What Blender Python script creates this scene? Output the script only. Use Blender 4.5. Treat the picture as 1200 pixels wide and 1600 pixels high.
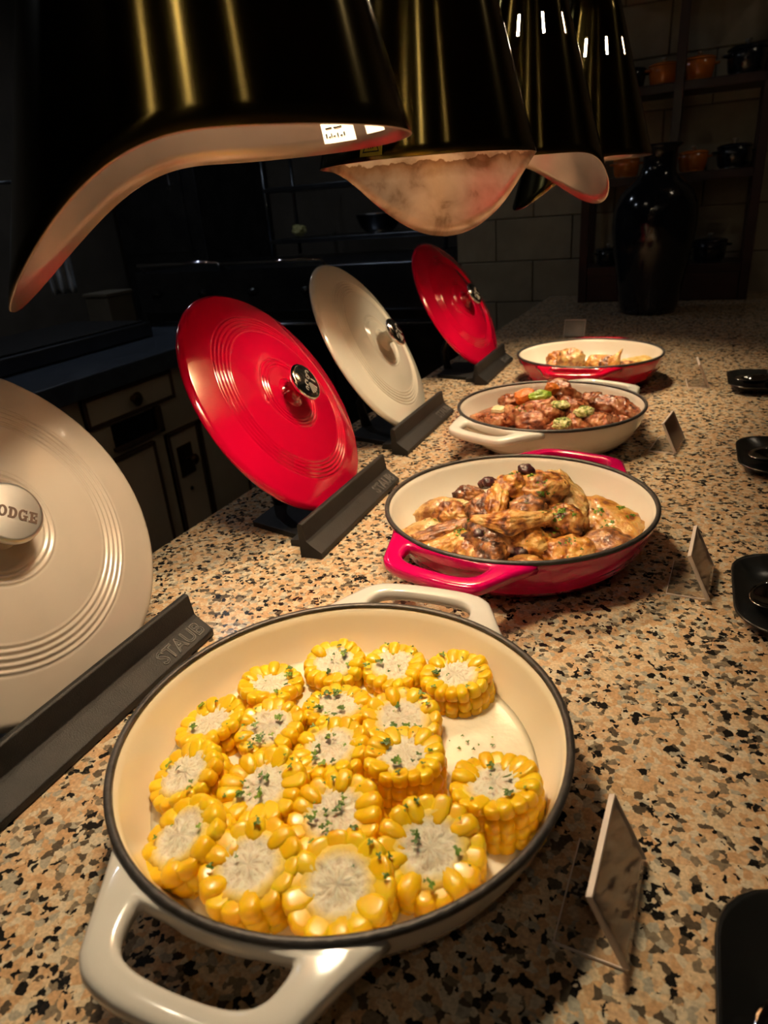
import bpy, bmesh, math, random
from mathutils import Vector, Matrix, noise, Euler
R_ = math.radians
sc = bpy.context.scene
C = sc.collection
for o in list(bpy.data.objects): bpy.data.objects.remove(o)

# ------------------------------------------------------------------ camera, world, exposure
def make_camera():
    pit, rol, yaw = .4185, -.08, R_(24.7)
    cp, sp, cr, sr = math.cos(pit), math.sin(pit), math.cos(rol), math.sin(rol)
    X = Vector((1, 0, 0)); U = Vector((0, sp, cp)); Fw = Vector((0, cp, -sp))
    right = X * cr + U * sr; up = U * cr - X * sr
    rz = Matrix.Rotation(yaw, 3, 'Z')
    right, up, Fw = rz @ right, rz @ up, rz @ Fw
    cd = bpy.data.cameras.new('camera'); co = bpy.data.objects.new('camera', cd); C.objects.link(co)
    m = Matrix((right, up, -Fw)).transposed().to_4x4(); m.translation = (0, 0, .387)
    co.matrix_world = m
    cd.sensor_fit = 'VERTICAL'; cd.sensor_height = 36; cd.lens = 36 * 1068 / 1600
    cd.clip_start = .02; cd.clip_end = 50
    cd.dof.use_dof = True; cd.dof.focus_distance = .66; cd.dof.aperture_fstop = 9
    sc.camera = co
make_camera()
w = bpy.data.worlds.new('world'); sc.world = w; w.use_nodes = True
w.node_tree.nodes['Background'].inputs[0].default_value = (1, .8, .6, 1)
w.node_tree.nodes['Background'].inputs[1].default_value = .0
sc.view_settings.view_transform = 'Standard'; sc.view_settings.look = 'None'
sc.view_settings.exposure = 0.95; sc.view_settings.gamma = 1; sc.view_settings.use_curve_mapping = False
sc.cycles.use_denoising = True
sc.cycles.max_bounces = 6; sc.cycles.use_adaptive_sampling = True; sc.cycles.adaptive_threshold = .04; sc.cycles.sample_clamp_indirect = 4
BULB = 105.0            # heat-lamp bulb emission
DOWN = 75.0             # ceiling downlight emission

# ------------------------------------------------------------------ materials
def mat(name, col, rough=.5, metal=0, **kw):
    m = bpy.data.materials.new(name); m.use_nodes = True
    b = m.node_tree.nodes['Principled BSDF']
    b.inputs['Base Color'].default_value = (*col, 1)
    b.inputs['Roughness'].default_value = rough
    b.inputs['Metallic'].default_value = metal
    for k, v in kw.items():
        b.inputs[k.replace('_', ' ')].default_value = v
    return m
def nodes(m): return m.node_tree.nodes, m.node_tree.links, m.node_tree.nodes['Principled BSDF']
def N(m, t, **props):
    n = m.node_tree.nodes.new(t)
    for k, v in props.items(): setattr(n, k, v)
    return n
def ramp(m, stops, interp='LINEAR'):
    n = m.node_tree.nodes.new('ShaderNodeValToRGB'); r = n.color_ramp; r.interpolation = interp
    while len(r.elements) > 1: r.elements.remove(r.elements[-1])
    r.elements[0].position = stops[0][0]; r.elements[0].color = (*stops[0][1], 1)
    for p, c in stops[1:]:
        e = r.elements.new(p); e.color = (*c, 1)
    return n
def noisy(m, stops, scale=20, detail=4, coord='Object', bump=0, bump_scale=None, dist=0.0, rnd=0.0, bump_d=.002):
    """colour from a noise ramp, optional bump, optional per-object shift"""
    ns, ln, b = nodes(m)
    tc = N(m, 'ShaderNodeTexCoord')
    nz = N(m, 'ShaderNodeTexNoise'); nz.inputs['Scale'].default_value = scale; nz.inputs['Detail'].default_value = detail
    nz.inputs['Distortion'].default_value = dist
    ln.new(tc.outputs[coord], nz.inputs['Vector'])
    out = nz.outputs['Fac']
    if rnd:
        oi = N(m, 'ShaderNodeObjectInfo'); mm = N(m, 'ShaderNodeMath', operation='MULTIPLY_ADD')
        ln.new(oi.outputs['Random'], mm.inputs[0]); mm.inputs[1].default_value = rnd; mm.inputs[2].default_value = -rnd / 2
        ad = N(m, 'ShaderNodeMath', operation='ADD'); ln.new(out, ad.inputs[0]); ln.new(mm.outputs[0], ad.inputs[1]); out = ad.outputs[0]
    rp = ramp(m, stops); ln.new(out, rp.inputs[0]); ln.new(rp.outputs[0], b.inputs['Base Color'])
    if bump:
        n2 = N(m, 'ShaderNodeTexNoise'); n2.inputs['Scale'].default_value = bump_scale or scale * 3; n2.inputs['Detail'].default_value = 5
        ln.new(tc.outputs[coord], n2.inputs['Vector'])
        bp = N(m, 'ShaderNodeBump'); bp.inputs['Strength'].default_value = bump; bp.inputs['Distance'].default_value = bump_d
        ln.new(n2.outputs['Fac'], bp.inputs['Height']); ln.new(bp.outputs[0], b.inputs['Normal'])
    return m

def granite():
    m = mat('granite', (.5, .4, .3), .16, 0, Specular_IOR_Level=.35)
    ns, ln, b = nodes(m)
    tc = N(m, 'ShaderNodeTexCoord')
    nz = N(m, 'ShaderNodeTexNoise'); nz.inputs['Scale'].default_value = 210; nz.inputs['Detail'].default_value = 3
    ln.new(tc.outputs['Object'], nz.inputs['Vector'])
    sub = N(m, 'ShaderNodeVectorMath', operation='SUBTRACT'); ln.new(nz.outputs['Color'], sub.inputs[0]); sub.inputs[1].default_value = (.5, .5, .5)
    scl = N(m, 'ShaderNodeVectorMath', operation='SCALE'); ln.new(sub.outputs[0], scl.inputs[0]); scl.inputs['Scale'].default_value = .0062
    add = N(m, 'ShaderNodeVectorMath', operation='ADD'); ln.new(tc.outputs['Object'], add.inputs[0]); ln.new(scl.outputs[0], add.inputs[1])
    v1 = N(m, 'ShaderNodeTexVoronoi'); v1.inputs['Scale'].default_value = 190; ln.new(add.outputs[0], v1.inputs['Vector'])
    sx = N(m, 'ShaderNodeSeparateColor'); ln.new(v1.outputs['Color'], sx.inputs[0])
    r1 = ramp(m, [(0, (.014, .012, .011)), (.05, (.085, .065, .045)), (.13, (.21, .165, .115)), (.22, (.53, .33, .18)), (.42, (.58, .39, .235)), (.60, (.62, .47, .31)), (.80, (.60, .51, .38)), (.91, (.38, .345, .275))], 'CONSTANT')
    ln.new(sx.outputs[0], r1.inputs[0])
    # scattered smaller black mica grains
    v2 = N(m, 'ShaderNodeTexVoronoi'); v2.inputs['Scale'].default_value = 250; ln.new(add.outputs[0], v2.inputs['Vector'])
    s2 = N(m, 'ShaderNodeSeparateColor'); ln.new(v2.outputs['Color'], s2.inputs[0])
    n3 = N(m, 'ShaderNodeTexNoise'); n3.inputs['Scale'].default_value = 45; ln.new(tc.outputs['Object'], n3.inputs['Vector'])
    mu = N(m, 'ShaderNodeMath', operation='MULTIPLY'); ln.new(s2.outputs[1], mu.inputs[0]); ln.new(n3.outputs['Fac'], mu.inputs[1])
    gt = N(m, 'ShaderNodeMath', operation='GREATER_THAN'); ln.new(mu.outputs[0], gt.inputs[0]); gt.inputs[1].default_value = .50
    mx = N(m, 'ShaderNodeMix', data_type='RGBA'); ln.new(gt.outputs[0], mx.inputs[0]); ln.new(r1.outputs[0], mx.inputs[6]); mx.inputs[7].default_value = (.014, .012, .011, 1)
    # faint variation inside grains
    n4 = N(m, 'ShaderNodeTexNoise'); n4.inputs['Scale'].default_value = 420; ln.new(tc.outputs['Object'], n4.inputs['Vector'])
    r4 = ramp(m, [(.3, (.72, .72, .72)), (.7, (1.15, 1.12, 1.08))]); ln.new(n4.outputs['Fac'], r4.inputs[0])
    m2 = N(m, 'ShaderNodeMix', data_type='RGBA', blend_type='MULTIPLY'); m2.inputs[0].default_value = 1
    ln.new(mx.outputs[2], m2.inputs[6]); ln.new(r4.outputs[0], m2.inputs[7]); ln.new(m2.outputs[2], b.inputs['Base Color'])
    return m

M = {}
M['granite'] = granite()
M['red'] = mat('red_enamel', (.52, .0015, .028), .12, 0, Coat_Weight=.6, Coat_Roughness=.06)
M['pink_red'] = mat('pink_red_enamel', (.56, .0015, .085), .12, 0, Coat_Weight=.6, Coat_Roughness=.06)
M['white'] = noisy(mat('white_enamel', (.7, .66, .58), .14, 0, Coat_Weight=.5, Coat_Roughness=.06), [(.3, (.70, .66, .58)), (.7, (.76, .72, .64))], 14)
M['greywhite'] = noisy(mat('grey_white_enamel', (.6, .57, .52), .15, 0, Coat_Weight=.5, Coat_Roughness=.06), [(.3, (.60, .56, .50)), (.7, (.68, .64, .58))], 14)
M['taupe'] = noisy(mat('taupe_enamel', (.62, .53, .42), .17, 0, Coat_Weight=.5, Coat_Roughness=.08), [(.3, (.47, .40, .33)), (.7, (.52, .445, .37))], 10)
M['ivory'] = noisy(mat('ivory_enamel', (.72, .66, .55), .14, 0, Coat_Weight=.5, Coat_Roughness=.06), [(.3, (.70, .64, .53)), (.7, (.75, .69, .58))], 10)
M['cream_in'] = noisy(mat('cream_lining', (.8, .7, .5), .16, 0, Coat_Weight=.4, Coat_Roughness=.08), [(.3, (.80, .68, .47)), (.7, (.84, .73, .53))], 12)
M['ivory_in'] = noisy(mat('ivory_lining', (.8, .74, .62), .16, 0, Coat_Weight=.4, Coat_Roughness=.08), [(.3, (.80, .72, .59)), (.7, (.85, .78, .66))], 12)
M['iron'] = noisy(mat('bare_iron', (.03, .027, .025), .45, .3), [(.3, (.02, .018, .017)), (.7, (.06, .052, .047))], 90, bump=.3)
M['matte_iron'] = noisy(mat('matte_black_iron', (.02, .02, .02), .5, 0, Specular_IOR_Level=.3), [(.3, (.009, .0085, .0085)), (.7, (.017, .016, .016))], 60, bump=.3, bump_scale=900)
M['letter'] = mat('raised_iron_letter', (.06, .056, .054), .4)
M['steel'] = noisy(mat('brushed_steel', (.7, .68, .64), .38, 1), [(.3, (.66, .63, .58)), (.7, (.78, .75, .70))], 30)
M['dsteel'] = noisy(mat('dark_steel', (.16, .17, .19), .3, 1), [(.3, (.12, .13, .15)), (.7, (.2, .21, .23))], 8)
M['chrome'] = mat('chrome', (.85, .85, .85), .07, 1)
M['black_gloss'] = mat('black_gloss', (.008, .008, .008), .12)
M['brown_ink'] = mat('brown_letter_ink', (.07, .035, .02), .5)
M['silver_ink'] = mat('silver_print', (.62, .58, .5), .3, .6)
def brass():
    m = mat('dark_brass', (.17, .125, .04), .20, 1, Anisotropic=.9)
    ns, ln, b = nodes(m)
    tg = N(m, 'ShaderNodeTangent', direction_type='RADIAL', axis='Z'); ln.new(tg.outputs[0], b.inputs['Tangent'])
    b.inputs['Anisotropic Rotation'].default_value = .25
    tc = N(m, 'ShaderNodeTexCoord'); nz = N(m, 'ShaderNodeTexNoise'); nz.inputs['Scale'].default_value = 6; ln.new(tc.outputs['Object'], nz.inputs['Vector'])
    rp = ramp(m, [(.3, (.13, .095, .028)), (.7, (.17, .128, .040))]); ln.new(nz.outputs['Fac'], rp.inputs[0]); ln.new(rp.outputs[0], b.inputs['Base Color'])
    return m
M['brass'] = brass()
M['copper_in'] = noisy(mat('copper_lining', (.6, .44, .36), .30, .92), [(.35, (.33, .235, .185)), (.65, (.42, .305, .245))], 12, 4)
M['stained_in'] = noisy(mat('stained_copper_lining', (.6, .44, .36), .32, .85), [(.36, (.20, .13, .085)), (.47, (.38, .275, .21)), (.65, (.48, .36, .28))], 26, 9, dist=.4)
def stain(m):
    ns, ln, b = nodes(m); tc = N(m, 'ShaderNodeTexCoord'); sp = N(m, 'ShaderNodeSeparateXYZ'); ln.new(tc.outputs['Object'], sp.inputs[0])
    nz = N(m, 'ShaderNodeTexNoise'); nz.inputs['Scale'].default_value = 55; nz.inputs['Detail'].default_value = 8; ln.new(tc.outputs['Object'], nz.inputs['Vector'])
    ma = N(m, 'ShaderNodeMath', operation='MULTIPLY_ADD'); ln.new(nz.outputs['Fac'], ma.inputs[0]); ma.inputs[1].default_value = .020; ln.new(sp.outputs[2], ma.inputs[2])
    mr = N(m, 'ShaderNodeMapRange'); mr.inputs[1].default_value = .40; mr.inputs[2].default_value = .46; ln.new(ma.outputs[0], mr.inputs[0])
    rp = ramp(m, [(0, (1, 1, 1)), (.45, (.95, .93, .9)), (.68, (.60, .46, .33)), (.78, (.45, .30, .18)), (.80, (1.15, 1.1, 1.0))]); ln.new(mr.outputs[0], rp.inputs[0])
    src = b.inputs['Base Color'].links[0].from_socket
    mx = N(m, 'ShaderNodeMix', data_type='RGBA', blend_type='MULTIPLY'); mx.inputs[0].default_value = 1; ln.new(src, mx.inputs[6]); ln.new(rp.outputs[0], mx.inputs[7]); ln.new(mx.outputs[2], b.inputs['Base Color'])
stain(M['stained_in'])
M['sticker'] = mat('white_sticker', (.85, .8, .75), .5)
M['warn'] = mat('yellow_sticker', (.55, .42, .03), .45)
M['ink'] = mat('black_ink', (.015, .015, .012), .5)
def emit(name, col, s):
    m = mat(name, (.9, .9, .9), .5); b = m.node_tree.nodes['Principled BSDF']
    b.inputs['Emission Color'].default_value = (*col, 1); b.inputs['Emission Strength'].default_value = s
    return m
M['bulb'] = emit('glowing_bulb', (1, .845, .565), BULB)
M['down_cool'] = emit('glowing_cool_downlight', (.78, .87, 1), DOWN * 1.0)
M['down'] = emit('glowing_downlight', (1, .82, .6), DOWN)
def clear(name, col, rough=.03, ior=1.49):
    m = mat(name, col, rough, 0, Transmission_Weight=1.0, IOR=ior); return m
def acrylic():
    m = bpy.data.materials.new('clear_acrylic'); m.use_nodes = True; nt = m.node_tree
    out = nt.nodes['Material Output']; nt.nodes.remove(nt.nodes['Principled BSDF'])
    tr = nt.nodes.new('ShaderNodeBsdfTransparent'); tr.inputs[0].default_value = (.97, .96, .95, 1)
    gl = nt.nodes.new('ShaderNodeBsdfGlossy'); gl.inputs['Roughness'].default_value = .06
    df = nt.nodes.new('ShaderNodeBsdfDiffuse'); df.inputs[0].default_value = (.8, .68, .6, 1)
    fr = nt.nodes.new('ShaderNodeFresnel'); fr.inputs[0].default_value = 1.49
    a = nt.nodes.new('ShaderNodeMixShader'); hf = nt.nodes.new('ShaderNodeMath'); hf.operation = 'MULTIPLY'; hf.inputs[1].default_value = .4; nt.links.new(fr.outputs[0], hf.inputs[0]); nt.links.new(hf.outputs[0], a.inputs[0]); nt.links.new(tr.outputs[0], a.inputs[1]); nt.links.new(gl.outputs[0], a.inputs[2])
    b = nt.nodes.new('ShaderNodeMixShader'); b.inputs[0].default_value = .02; nt.links.new(a.outputs[0], b.inputs[1]); nt.links.new(df.outputs[0], b.inputs[2])
    nt.links.new(b.outputs[0], out.inputs[0]); return m
M['acrylic'] = acrylic()
M['acrylic_edge'] = mat('pale_acrylic_edge', (.72, .60, .52), .3)
M['card'] = noisy(mat('brown_card', (.42, .27, .19), .45), [(.35, (.58, .40, .32)), (.65, (.66, .47, .38))], 30)
def translucent(m, fac=.5):
    nt = m.node_tree; b = nt.nodes['Principled BSDF']; out = nt.nodes['Material Output']
    t = nt.nodes.new('ShaderNodeBsdfTranslucent'); mx = nt.nodes.new('ShaderNodeMixShader'); mx.inputs[0].default_value = fac
    src = b.inputs['Base Color'].links[0].from_socket; nt.links.new(src, t.inputs[0])
    nt.links.new(b.outputs[0], mx.inputs[1]); nt.links.new(t.outputs[0], mx.inputs[2]); nt.links.new(mx.outputs[0], out.inputs[0])
translucent(M['card'])
M['greycard'] = noisy(mat('grey_card', (.2, .2, .2), .5), [(.3, (.2, .2, .2)), (.7, (.27, .27, .27))], 40)
M['plate'] = mat('black_glazed_dish', (.012, .012, .012), .22)
M['tile'] = noisy(mat('limestone_tile', (.33, .27, .18), .55), [(.3, (.27, .22, .145)), (.7, (.38, .315, .215))], 9, 8, bump=.2, bump_scale=60)
M['grout'] = mat('grout', (.14, .11, .075), .9)
M['darkwood'] = noisy(mat('dark_wood', (.03, .012, .012), .35), [(.3, (.02, .008, .009)), (.7, (.045, .018, .016))], 12)
M['creamwood'] = noisy(mat('cream_painted_wood', (.5, .42, .28), .45), [(.3, (.58, .49, .34)), (.7, (.68, .58, .42))], 6, 6)
M['brownline'] = mat('brown_moulding', (.075, .04, .02), .5)
M['slate'] = noisy(mat('blue_black_worktop', (.05, .06, .08), .25), [(.3, (.04, .05, .07)), (.7, (.065, .08, .105))], 20)
M['bronze'] = mat('bronze', (.16, .09, .04), .3, 1)
M['plaster'] = noisy(mat('dark_plaster', (.12, .1, .08), .8), [(.3, (.1, .085, .065)), (.7, (.14, .115, .09))], 5)
M['floor'] = noisy(mat('dark_floor', (.06, .05, .045), .4), [(.3, (.05, .042, .036)), (.7, (.08, .067, .058))], 7)
M['orange'] = mat('orange_enamel', (.62, .17, .02), .2, 0, Coat_Weight=.5)
M['navy'] = mat('black_blue_enamel', (.008, .010, .016), .2, 0, Coat_Weight=.4)
M['vase'] = noisy(mat('black_glaze', (.006, .007, .011), .12), [(.3, (.004, .005, .009)), (.62, (.008, .009, .014)), (.72, (.06, .04, .025))], 9, 6, bump=.15, bump_scale=40)
M['cloth'] = noisy(mat('pale_cloth', (.35, .37, .4), .8), [(.3, (.28, .3, .33)), (.7, (.42, .45, .48))], 30)
M['plastic'] = noisy(mat('dark_box_plastic', (.12, .1, .07), .5), [(.3, (.1, .085, .06)), (.7, (.15, .125, .09))], 10)

# ------------------------------------------------------------------ object helpers
def link(name, me, m=None, parent=None, smooth=True, loc=None, rot=None):
    o = bpy.data.objects.new(name, me); C.objects.link(o)
    if m is not None:
        for q in (m if isinstance(m, (list, tuple)) else [m]): me.materials.append(q)
    if smooth and me.polygons:
        me.polygons.foreach_set('use_smooth', [True] * len(me.polygons))
    if parent is not None: o.parent = parent
    if loc is not None: o.location = loc
    if rot is not None: o.rotation_euler = rot
    return o
def tag(o, label=None, cat=None, group=None, kind=None):
    if label: o['label'] = label
    if cat: o['category'] = cat
    if group: o['group'] = group
    if kind: o['kind'] = kind
    return o
def thing(name, label, cat, loc=(0, 0, 0), rot=(0, 0, 0), group=None):
    o = bpy.data.objects.new(name, None); C.objects.link(o); o.empty_display_size = .02
    o.location = loc; o.rotation_euler = rot
    return tag(o, label, cat, group)
def me_from(verts, faces, mi=None, name='mesh'):
    me = bpy.data.meshes.new(name); me.from_pydata([tuple(v) for v in verts], [], faces)
    if mi: me.polygons.foreach_set('material_index', mi)
    me.validate(); me.update(); return me
def bm_me(bm, name='mesh', recalc=True):
    if recalc: bmesh.ops.recalc_face_normals(bm, faces=bm.faces)
    me = bpy.data.meshes.new(name); bm.to_mesh(me); bm.free(); return me
def box_me(x0, x1, y0, y1, z0, z1, bev=0, seg=2):
    bm = bmesh.new(); bmesh.ops.create_cube(bm, size=1)
    for v in bm.verts:
        v.co = ((x0 + x1) / 2 + v.co.x * (x1 - x0), (y0 + y1) / 2 + v.co.y * (y1 - y0), (z0 + z1) / 2 + v.co.z * (z1 - z0))
    if bev: bmesh.ops.bevel(bm, geom=bm.edges[:], offset=bev, segments=seg, affect='EDGES', profile=.5)
    return bm_me(bm)
def box(name, x0, x1, y0, y1, z0, z1, m, parent=None, bev=0, seg=2):
    return link(name, box_me(x0, x1, y0, y1, z0, z1, bev, seg), m, parent, smooth=False)
def lathe_me(prof, n=64, cap=False):
    vs, fs = [], []
    idx = []
    for r, z in prof:
        if r < 1e-6: idx.append([len(vs)]); vs.append((0, 0, z))
        else:
            idx.append(list(range(len(vs), len(vs) + n)))
            vs += [(r * math.cos(2 * math.pi * i / n), r * math.sin(2 * math.pi * i / n), z) for i in range(n)]
    for a, b in zip(idx, idx[1:]):
        for i in range(n):
            j = (i + 1) % n
            if len(a) == 1 and len(b) == 1: continue
            if len(a) == 1: fs.append((a[0], b[i], b[j]))
            elif len(b) == 1: fs.append((a[i], a[j], b[0]))
            else: fs.append((a[i], a[j], b[j], b[i]))
    return me_from(vs, fs)
def lathe(name, prof, m, parent=None, n=64, loc=None, rot=None, closed=False):
    if closed: prof = list(prof) + [prof[0]]
    return link(name, lathe_me(prof, n), m, parent, True, loc, rot)
def tube_me(pts, rad, n=10, caps=True):
    vs, fs = [], []
    pts = [Vector(p) for p in pts]
    rads = rad if isinstance(rad, (list, tuple)) else [rad] * len(pts)
    prev = None
    for i, p in enumerate(pts):
        t = (pts[min(i + 1, len(pts) - 1)] - pts[max(i - 1, 0)]).normalized()
        if prev is None:
            prev = t.orthogonal().normalized()
        u = (prev - t * prev.dot(t)).normalized(); prev = u; v = t.cross(u)
        vs += [p + (u * math.cos(2 * math.pi * k / n) + v * math.sin(2 * math.pi * k / n)) * rads[i] for k in range(n)]
    for i in range(len(pts) - 1):
        for k in range(n):
            a, b = i * n + k, i * n + (k + 1) % n
            fs.append((a, b, b + n, a + n))
    if caps:
        fs.append(tuple(range(n))[::-1]); fs.append(tuple(range((len(pts) - 1) * n, len(pts) * n)))
    return me_from(vs, fs)
def prism_me(poly, y0, y1, bev=0):
    """polygon in (x,z) extruded along y"""
    bm = bmesh.new()
    a = [bm.verts.new((x, y0, z)) for x, z in poly]; b = [bm.verts.new((x, y1, z)) for x, z in poly]
    bm.faces.new(a); bm.faces.new(b[::-1])
    for i in range(len(poly)):
        j = (i + 1) % len(poly); bm.faces.new((a[i], b[i], b[j], a[j]))
    if bev: bmesh.ops.bevel(bm, geom=bm.edges[:], offset=bev, segments=2, affect='EDGES', profile=.5)
    return bm_me(bm)
def flat_me(polys, h=.0006):
    """list of polygons in xy, each raised to a thin slab"""
    bm = bmesh.new()
    for poly in polys:
        a = [bm.verts.new((x, y, 0)) for x, y in poly]; b = [bm.verts.new((x, y, h)) for x, y in poly]
        bm.faces.new(a[::-1]); bm.faces.new(b)
        for i in range(len(poly)):
            j = (i + 1) % len(poly); bm.faces.new((a[i], a[j], b[j], b[i]))
    return bm_me(bm)
def text_me(body, size, extrude=.0005, outline=0):
    cu = bpy.data.curves.new('t', 'FONT'); cu.body = body; cu.size = size; cu.align_x = 'CENTER'; cu.align_y = 'CENTER'
    cu.resolution_u = 3
    if outline:
        cu.fill_mode = 'NONE'; cu.bevel_depth = outline; cu.bevel_resolution = 1
    else: cu.extrude = extrude
    o = bpy.data.objects.new('t', cu); C.objects.link(o)
    dg = bpy.context.evaluated_depsgraph_get()
    me = bpy.data.meshes.new_from_object(o.evaluated_get(dg)); me.materials.clear()
    bpy.data.objects.remove(o); bpy.data.curves.remove(cu)
    return me
def chaikin(p, it=2, closed=True):
    for _ in range(it):
        q = []
        for i in range(len(p)):
            a, b = Vector(p[i]), Vector(p[(i + 1) % len(p)])
            q += [a * .75 + b * .25, a * .25 + b * .75]
        p = q
    return p
def ray_poly(c, ang, poly):
    d = Vector((math.cos(ang), math.sin(ang))); best = 0
    for i in range(len(poly)):
        a = Vector(poly[i][:2]) - c; b = Vector(poly[(i + 1) % len(poly)][:2]) - c
        e = b - a; den = d.x * e.y - d.y * e.x
        if abs(den) < 1e-12: continue
        t = (a.x * e.y - a.y * e.x) / den; s = (a.x * d.y - a.y * d.x) / den
        if t > 0 and -1e-9 <= s <= 1 + 1e-9: best = max(best, t)
    return c + d * best

# ------------------------------------------------------------------ the setting
tag(box('floor', -3.6, 2.2, -2.6, 4.6, -.94, -.90, M['floor']), kind='structure')
tag(box('ceiling', -3.6, 2.2, -2.6, 4.6, 1.85, 1.9, M['plaster']), kind='structure')
tag(box('wall_left', -3.66, -3.6, -2.6, 4.6, -.94, 1.9, M['plaster']), kind='structure')
tag(box('wall_right', 2.2, 2.26, -2.6, 4.6, -.94, 1.9, M['plaster']), kind='structure')
tag(box('wall_front', -3.66, 2.26, -2.66, -2.6, -.94, 1.9, M['plaster']), kind='structure')
tag(box('wall_kitchen', -3.66, -.93, 4.5, 4.56, -.94, 1.9, M['plaster']), kind='structure')
wb = tag(box('wall_back', -.932, 2.2, 2.99, 4.56, -.94, 1.9, M['grout']), kind='structure')
tme = box_me(-.1515, .1515, -.005, .005, -.0798, .0798, .0025, 1); tme.materials.append(M['tile'])
row = 0; z = .142 - .163 * 6
while z < 1.85:
    off = .0 if row % 2 == 0 else .1535
    x = -.763 - .307 + off - .1535
    while x < 2.05:
        if x - .1535 > -.94 - .16:
            t = bpy.data.objects.new('tile', tme); C.objects.link(t); t.parent = wb
            xl = max(x - .1515, -.931); xr = x + .1515
            t.scale = ((xr - xl) / .303, 1, 1); t.location = ((xl + xr) / 2, 2.987 + random.Random(row * 31 + int(x * 50)).uniform(-.001, .001), z + .0815)
        x += .307
    z += .163; row += 1

# serving counter: granite slab on a dark base
def slab(name, poly, z0, z1, m, bev=.006):
    bm = bmesh.new(); a = [bm.verts.new((x, y, z0)) for x, y in poly]; b = [bm.verts.new((x, y, z1)) for x, y in poly]
    bm.faces.new(a[::-1]); bm.faces.new(b)
    for i in range(len(poly)):
        j = (i + 1) % len(poly); bm.faces.new((a[i], a[j], b[j], b[i]))
    if bev: bmesh.ops.bevel(bm, geom=bm.edges[:], offset=bev, segments=3, affect='EDGES', profile=.5)
    return link(name, bm_me(bm), m, None, False)
ctr = thing('serving_counter', 'long serving counter with speckled beige and black granite top', 'counter', (0, 0, -.9))
def under(o, p):
    o.parent = p; o.matrix_parent_inverse = Matrix.Translation(-Vector(p.location)); return o
under(slab('granite_top', [(-.648, -.5), (1.0, -.5), (1.0, 2.975), (-.540, 2.975)], -.04, 0, M['granite']), ctr)
under(slab('base_cabinet', [(-.56, -.42), (.92, -.42), (.92, 2.97), (-.48, 2.97)], -.9, -.04, M['darkwood'], 0), ctr)

# ------------------------------------------------------------------ braisers
def handle_me(zc=.0575, th=.0125):
    outer = chaikin([(-.090, .1250), (-.077, .146), (-.066, .170), (-.056, .191), (-.034, .1985), (0, .200), (.034, .1985), (.056, .191), (.066, .170), (.077, .146), (.090, .1250), (.081, .1310), (.061, .1413), (.035, .1495), (0, .1537), (-.035, .1495), (-.061, .1413), (-.081, .1310)], 1)
    inner = chaikin([(-.047, .151), (-.047, .163), (-.042, .176), (-.028, .1825), (0, .1840), (.028, .1825), (.042, .176), (.047, .163), (.047, .151), (.03, .1550), (0, .1575), (-.03, .1550)], 2)
    c = Vector((0, .165)); K, S = 96, 14; vs, fs = [], []
    for k in range(K):
        a = 2 * math.pi * k / K
        O = ray_poly(c, a, outer); I = ray_poly(c, a, inner)
        mid = (O + I) / 2; hd = (O - I) / 2
        for s in range(S):
            ph = 2 * math.pi * s / S; cx, sz = math.cos(ph), math.sin(ph)
            f = lambda t: math.copysign(abs(t) ** .5, t)
            p = mid + hd * f(cx)
            vs.append((p.x, p.y, zc + th / 2 * f(sz) - max(0, p.y - .155) * .06))
    for k in range(K):
        for s in range(S):
            a, b = k * S + s, k * S + (s + 1) % S; a2, b2 = ((k + 1) % K) * S + s, ((k + 1) % K) * S + (s + 1) % S
            fs.append((a, a2, b2, b))
    me = me_from(vs, fs); bm = bmesh.new(); bm.from_mesh(me); return bm_me(bm)
def braiser(label, loc, az, ext, lin, rimm, group='enamelled braisers in a row'):
    t = thing('braiser', label, 'pan', (*loc, 0), (0, 0, R_(az - 90)), group)
    ex = [(0, .0035), (.095, .0035), (.104, .001), (.112, .001), (.118, .005)]
    for r, zz in [(.128, .012), (.1335, .018), (.1350, .0195), (.1350, .0215), (.1380, .0235), (.1383, .0255), (.1410, .0278), (.1412, .030), (.1440, .0325), (.1482, .042), (.1515, .052), (.1537, .060), (.1540, .0635)]:
        ex.append((r, zz))
    ex.append((.1525, .0637))
    lathe('body', ex, ext, t, 96)
    li = [(.1528, .0637), (.1505, .0625), (.1480, .056), (.1436, .042), (.1370, .030), (.129, .020), (.119, .0125), (.106, .009), (0, .009)]
    li = [(r - .0002, z) for r, z in li[:-1]] + [li[-1]]
    lathe('lining', li, lin, t, 96)
    lathe('rim', [(.1545, .0620), (.1556, .0633), (.1556, .0652), (.1545, .0664), (.1520, .0666), (.1506, .0655), (.1503, .0635), (.1515, .0625)], rimm, t, 96, closed=True)
    hm = handle_me()
    h1 = link('handle', hm, ext, t); h2 = bpy.data.objects.new('handle', hm); C.objects.link(h2); h2.parent = t; h2.rotation_euler = (0, 0, math.pi)
    return t
PAN = [(-.193, .321), (-.162, .727), (-.201, 1.140), (-.193, 1.561)]
braiser('off-white enamelled braiser full of corn rounds in cream, nearest', PAN[0], 91, M['greywhite'], M['cream_in'], M['iron'])
braiser('pink-red enamelled braiser heaped with browned chicken pieces and herbs', PAN[1], 76, M['pink_red'], M['ivory_in'], M['iron'])
braiser('white enamelled braiser holding red meat stew with carrot', PAN[2], 64, M['white'], M['ivory_in'], M['iron'])
braiser('deep red enamelled braiser, farthest in row, with few chicken pieces', PAN[3], 88, M['red'], M['ivory_in'], M['iron'])

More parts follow.
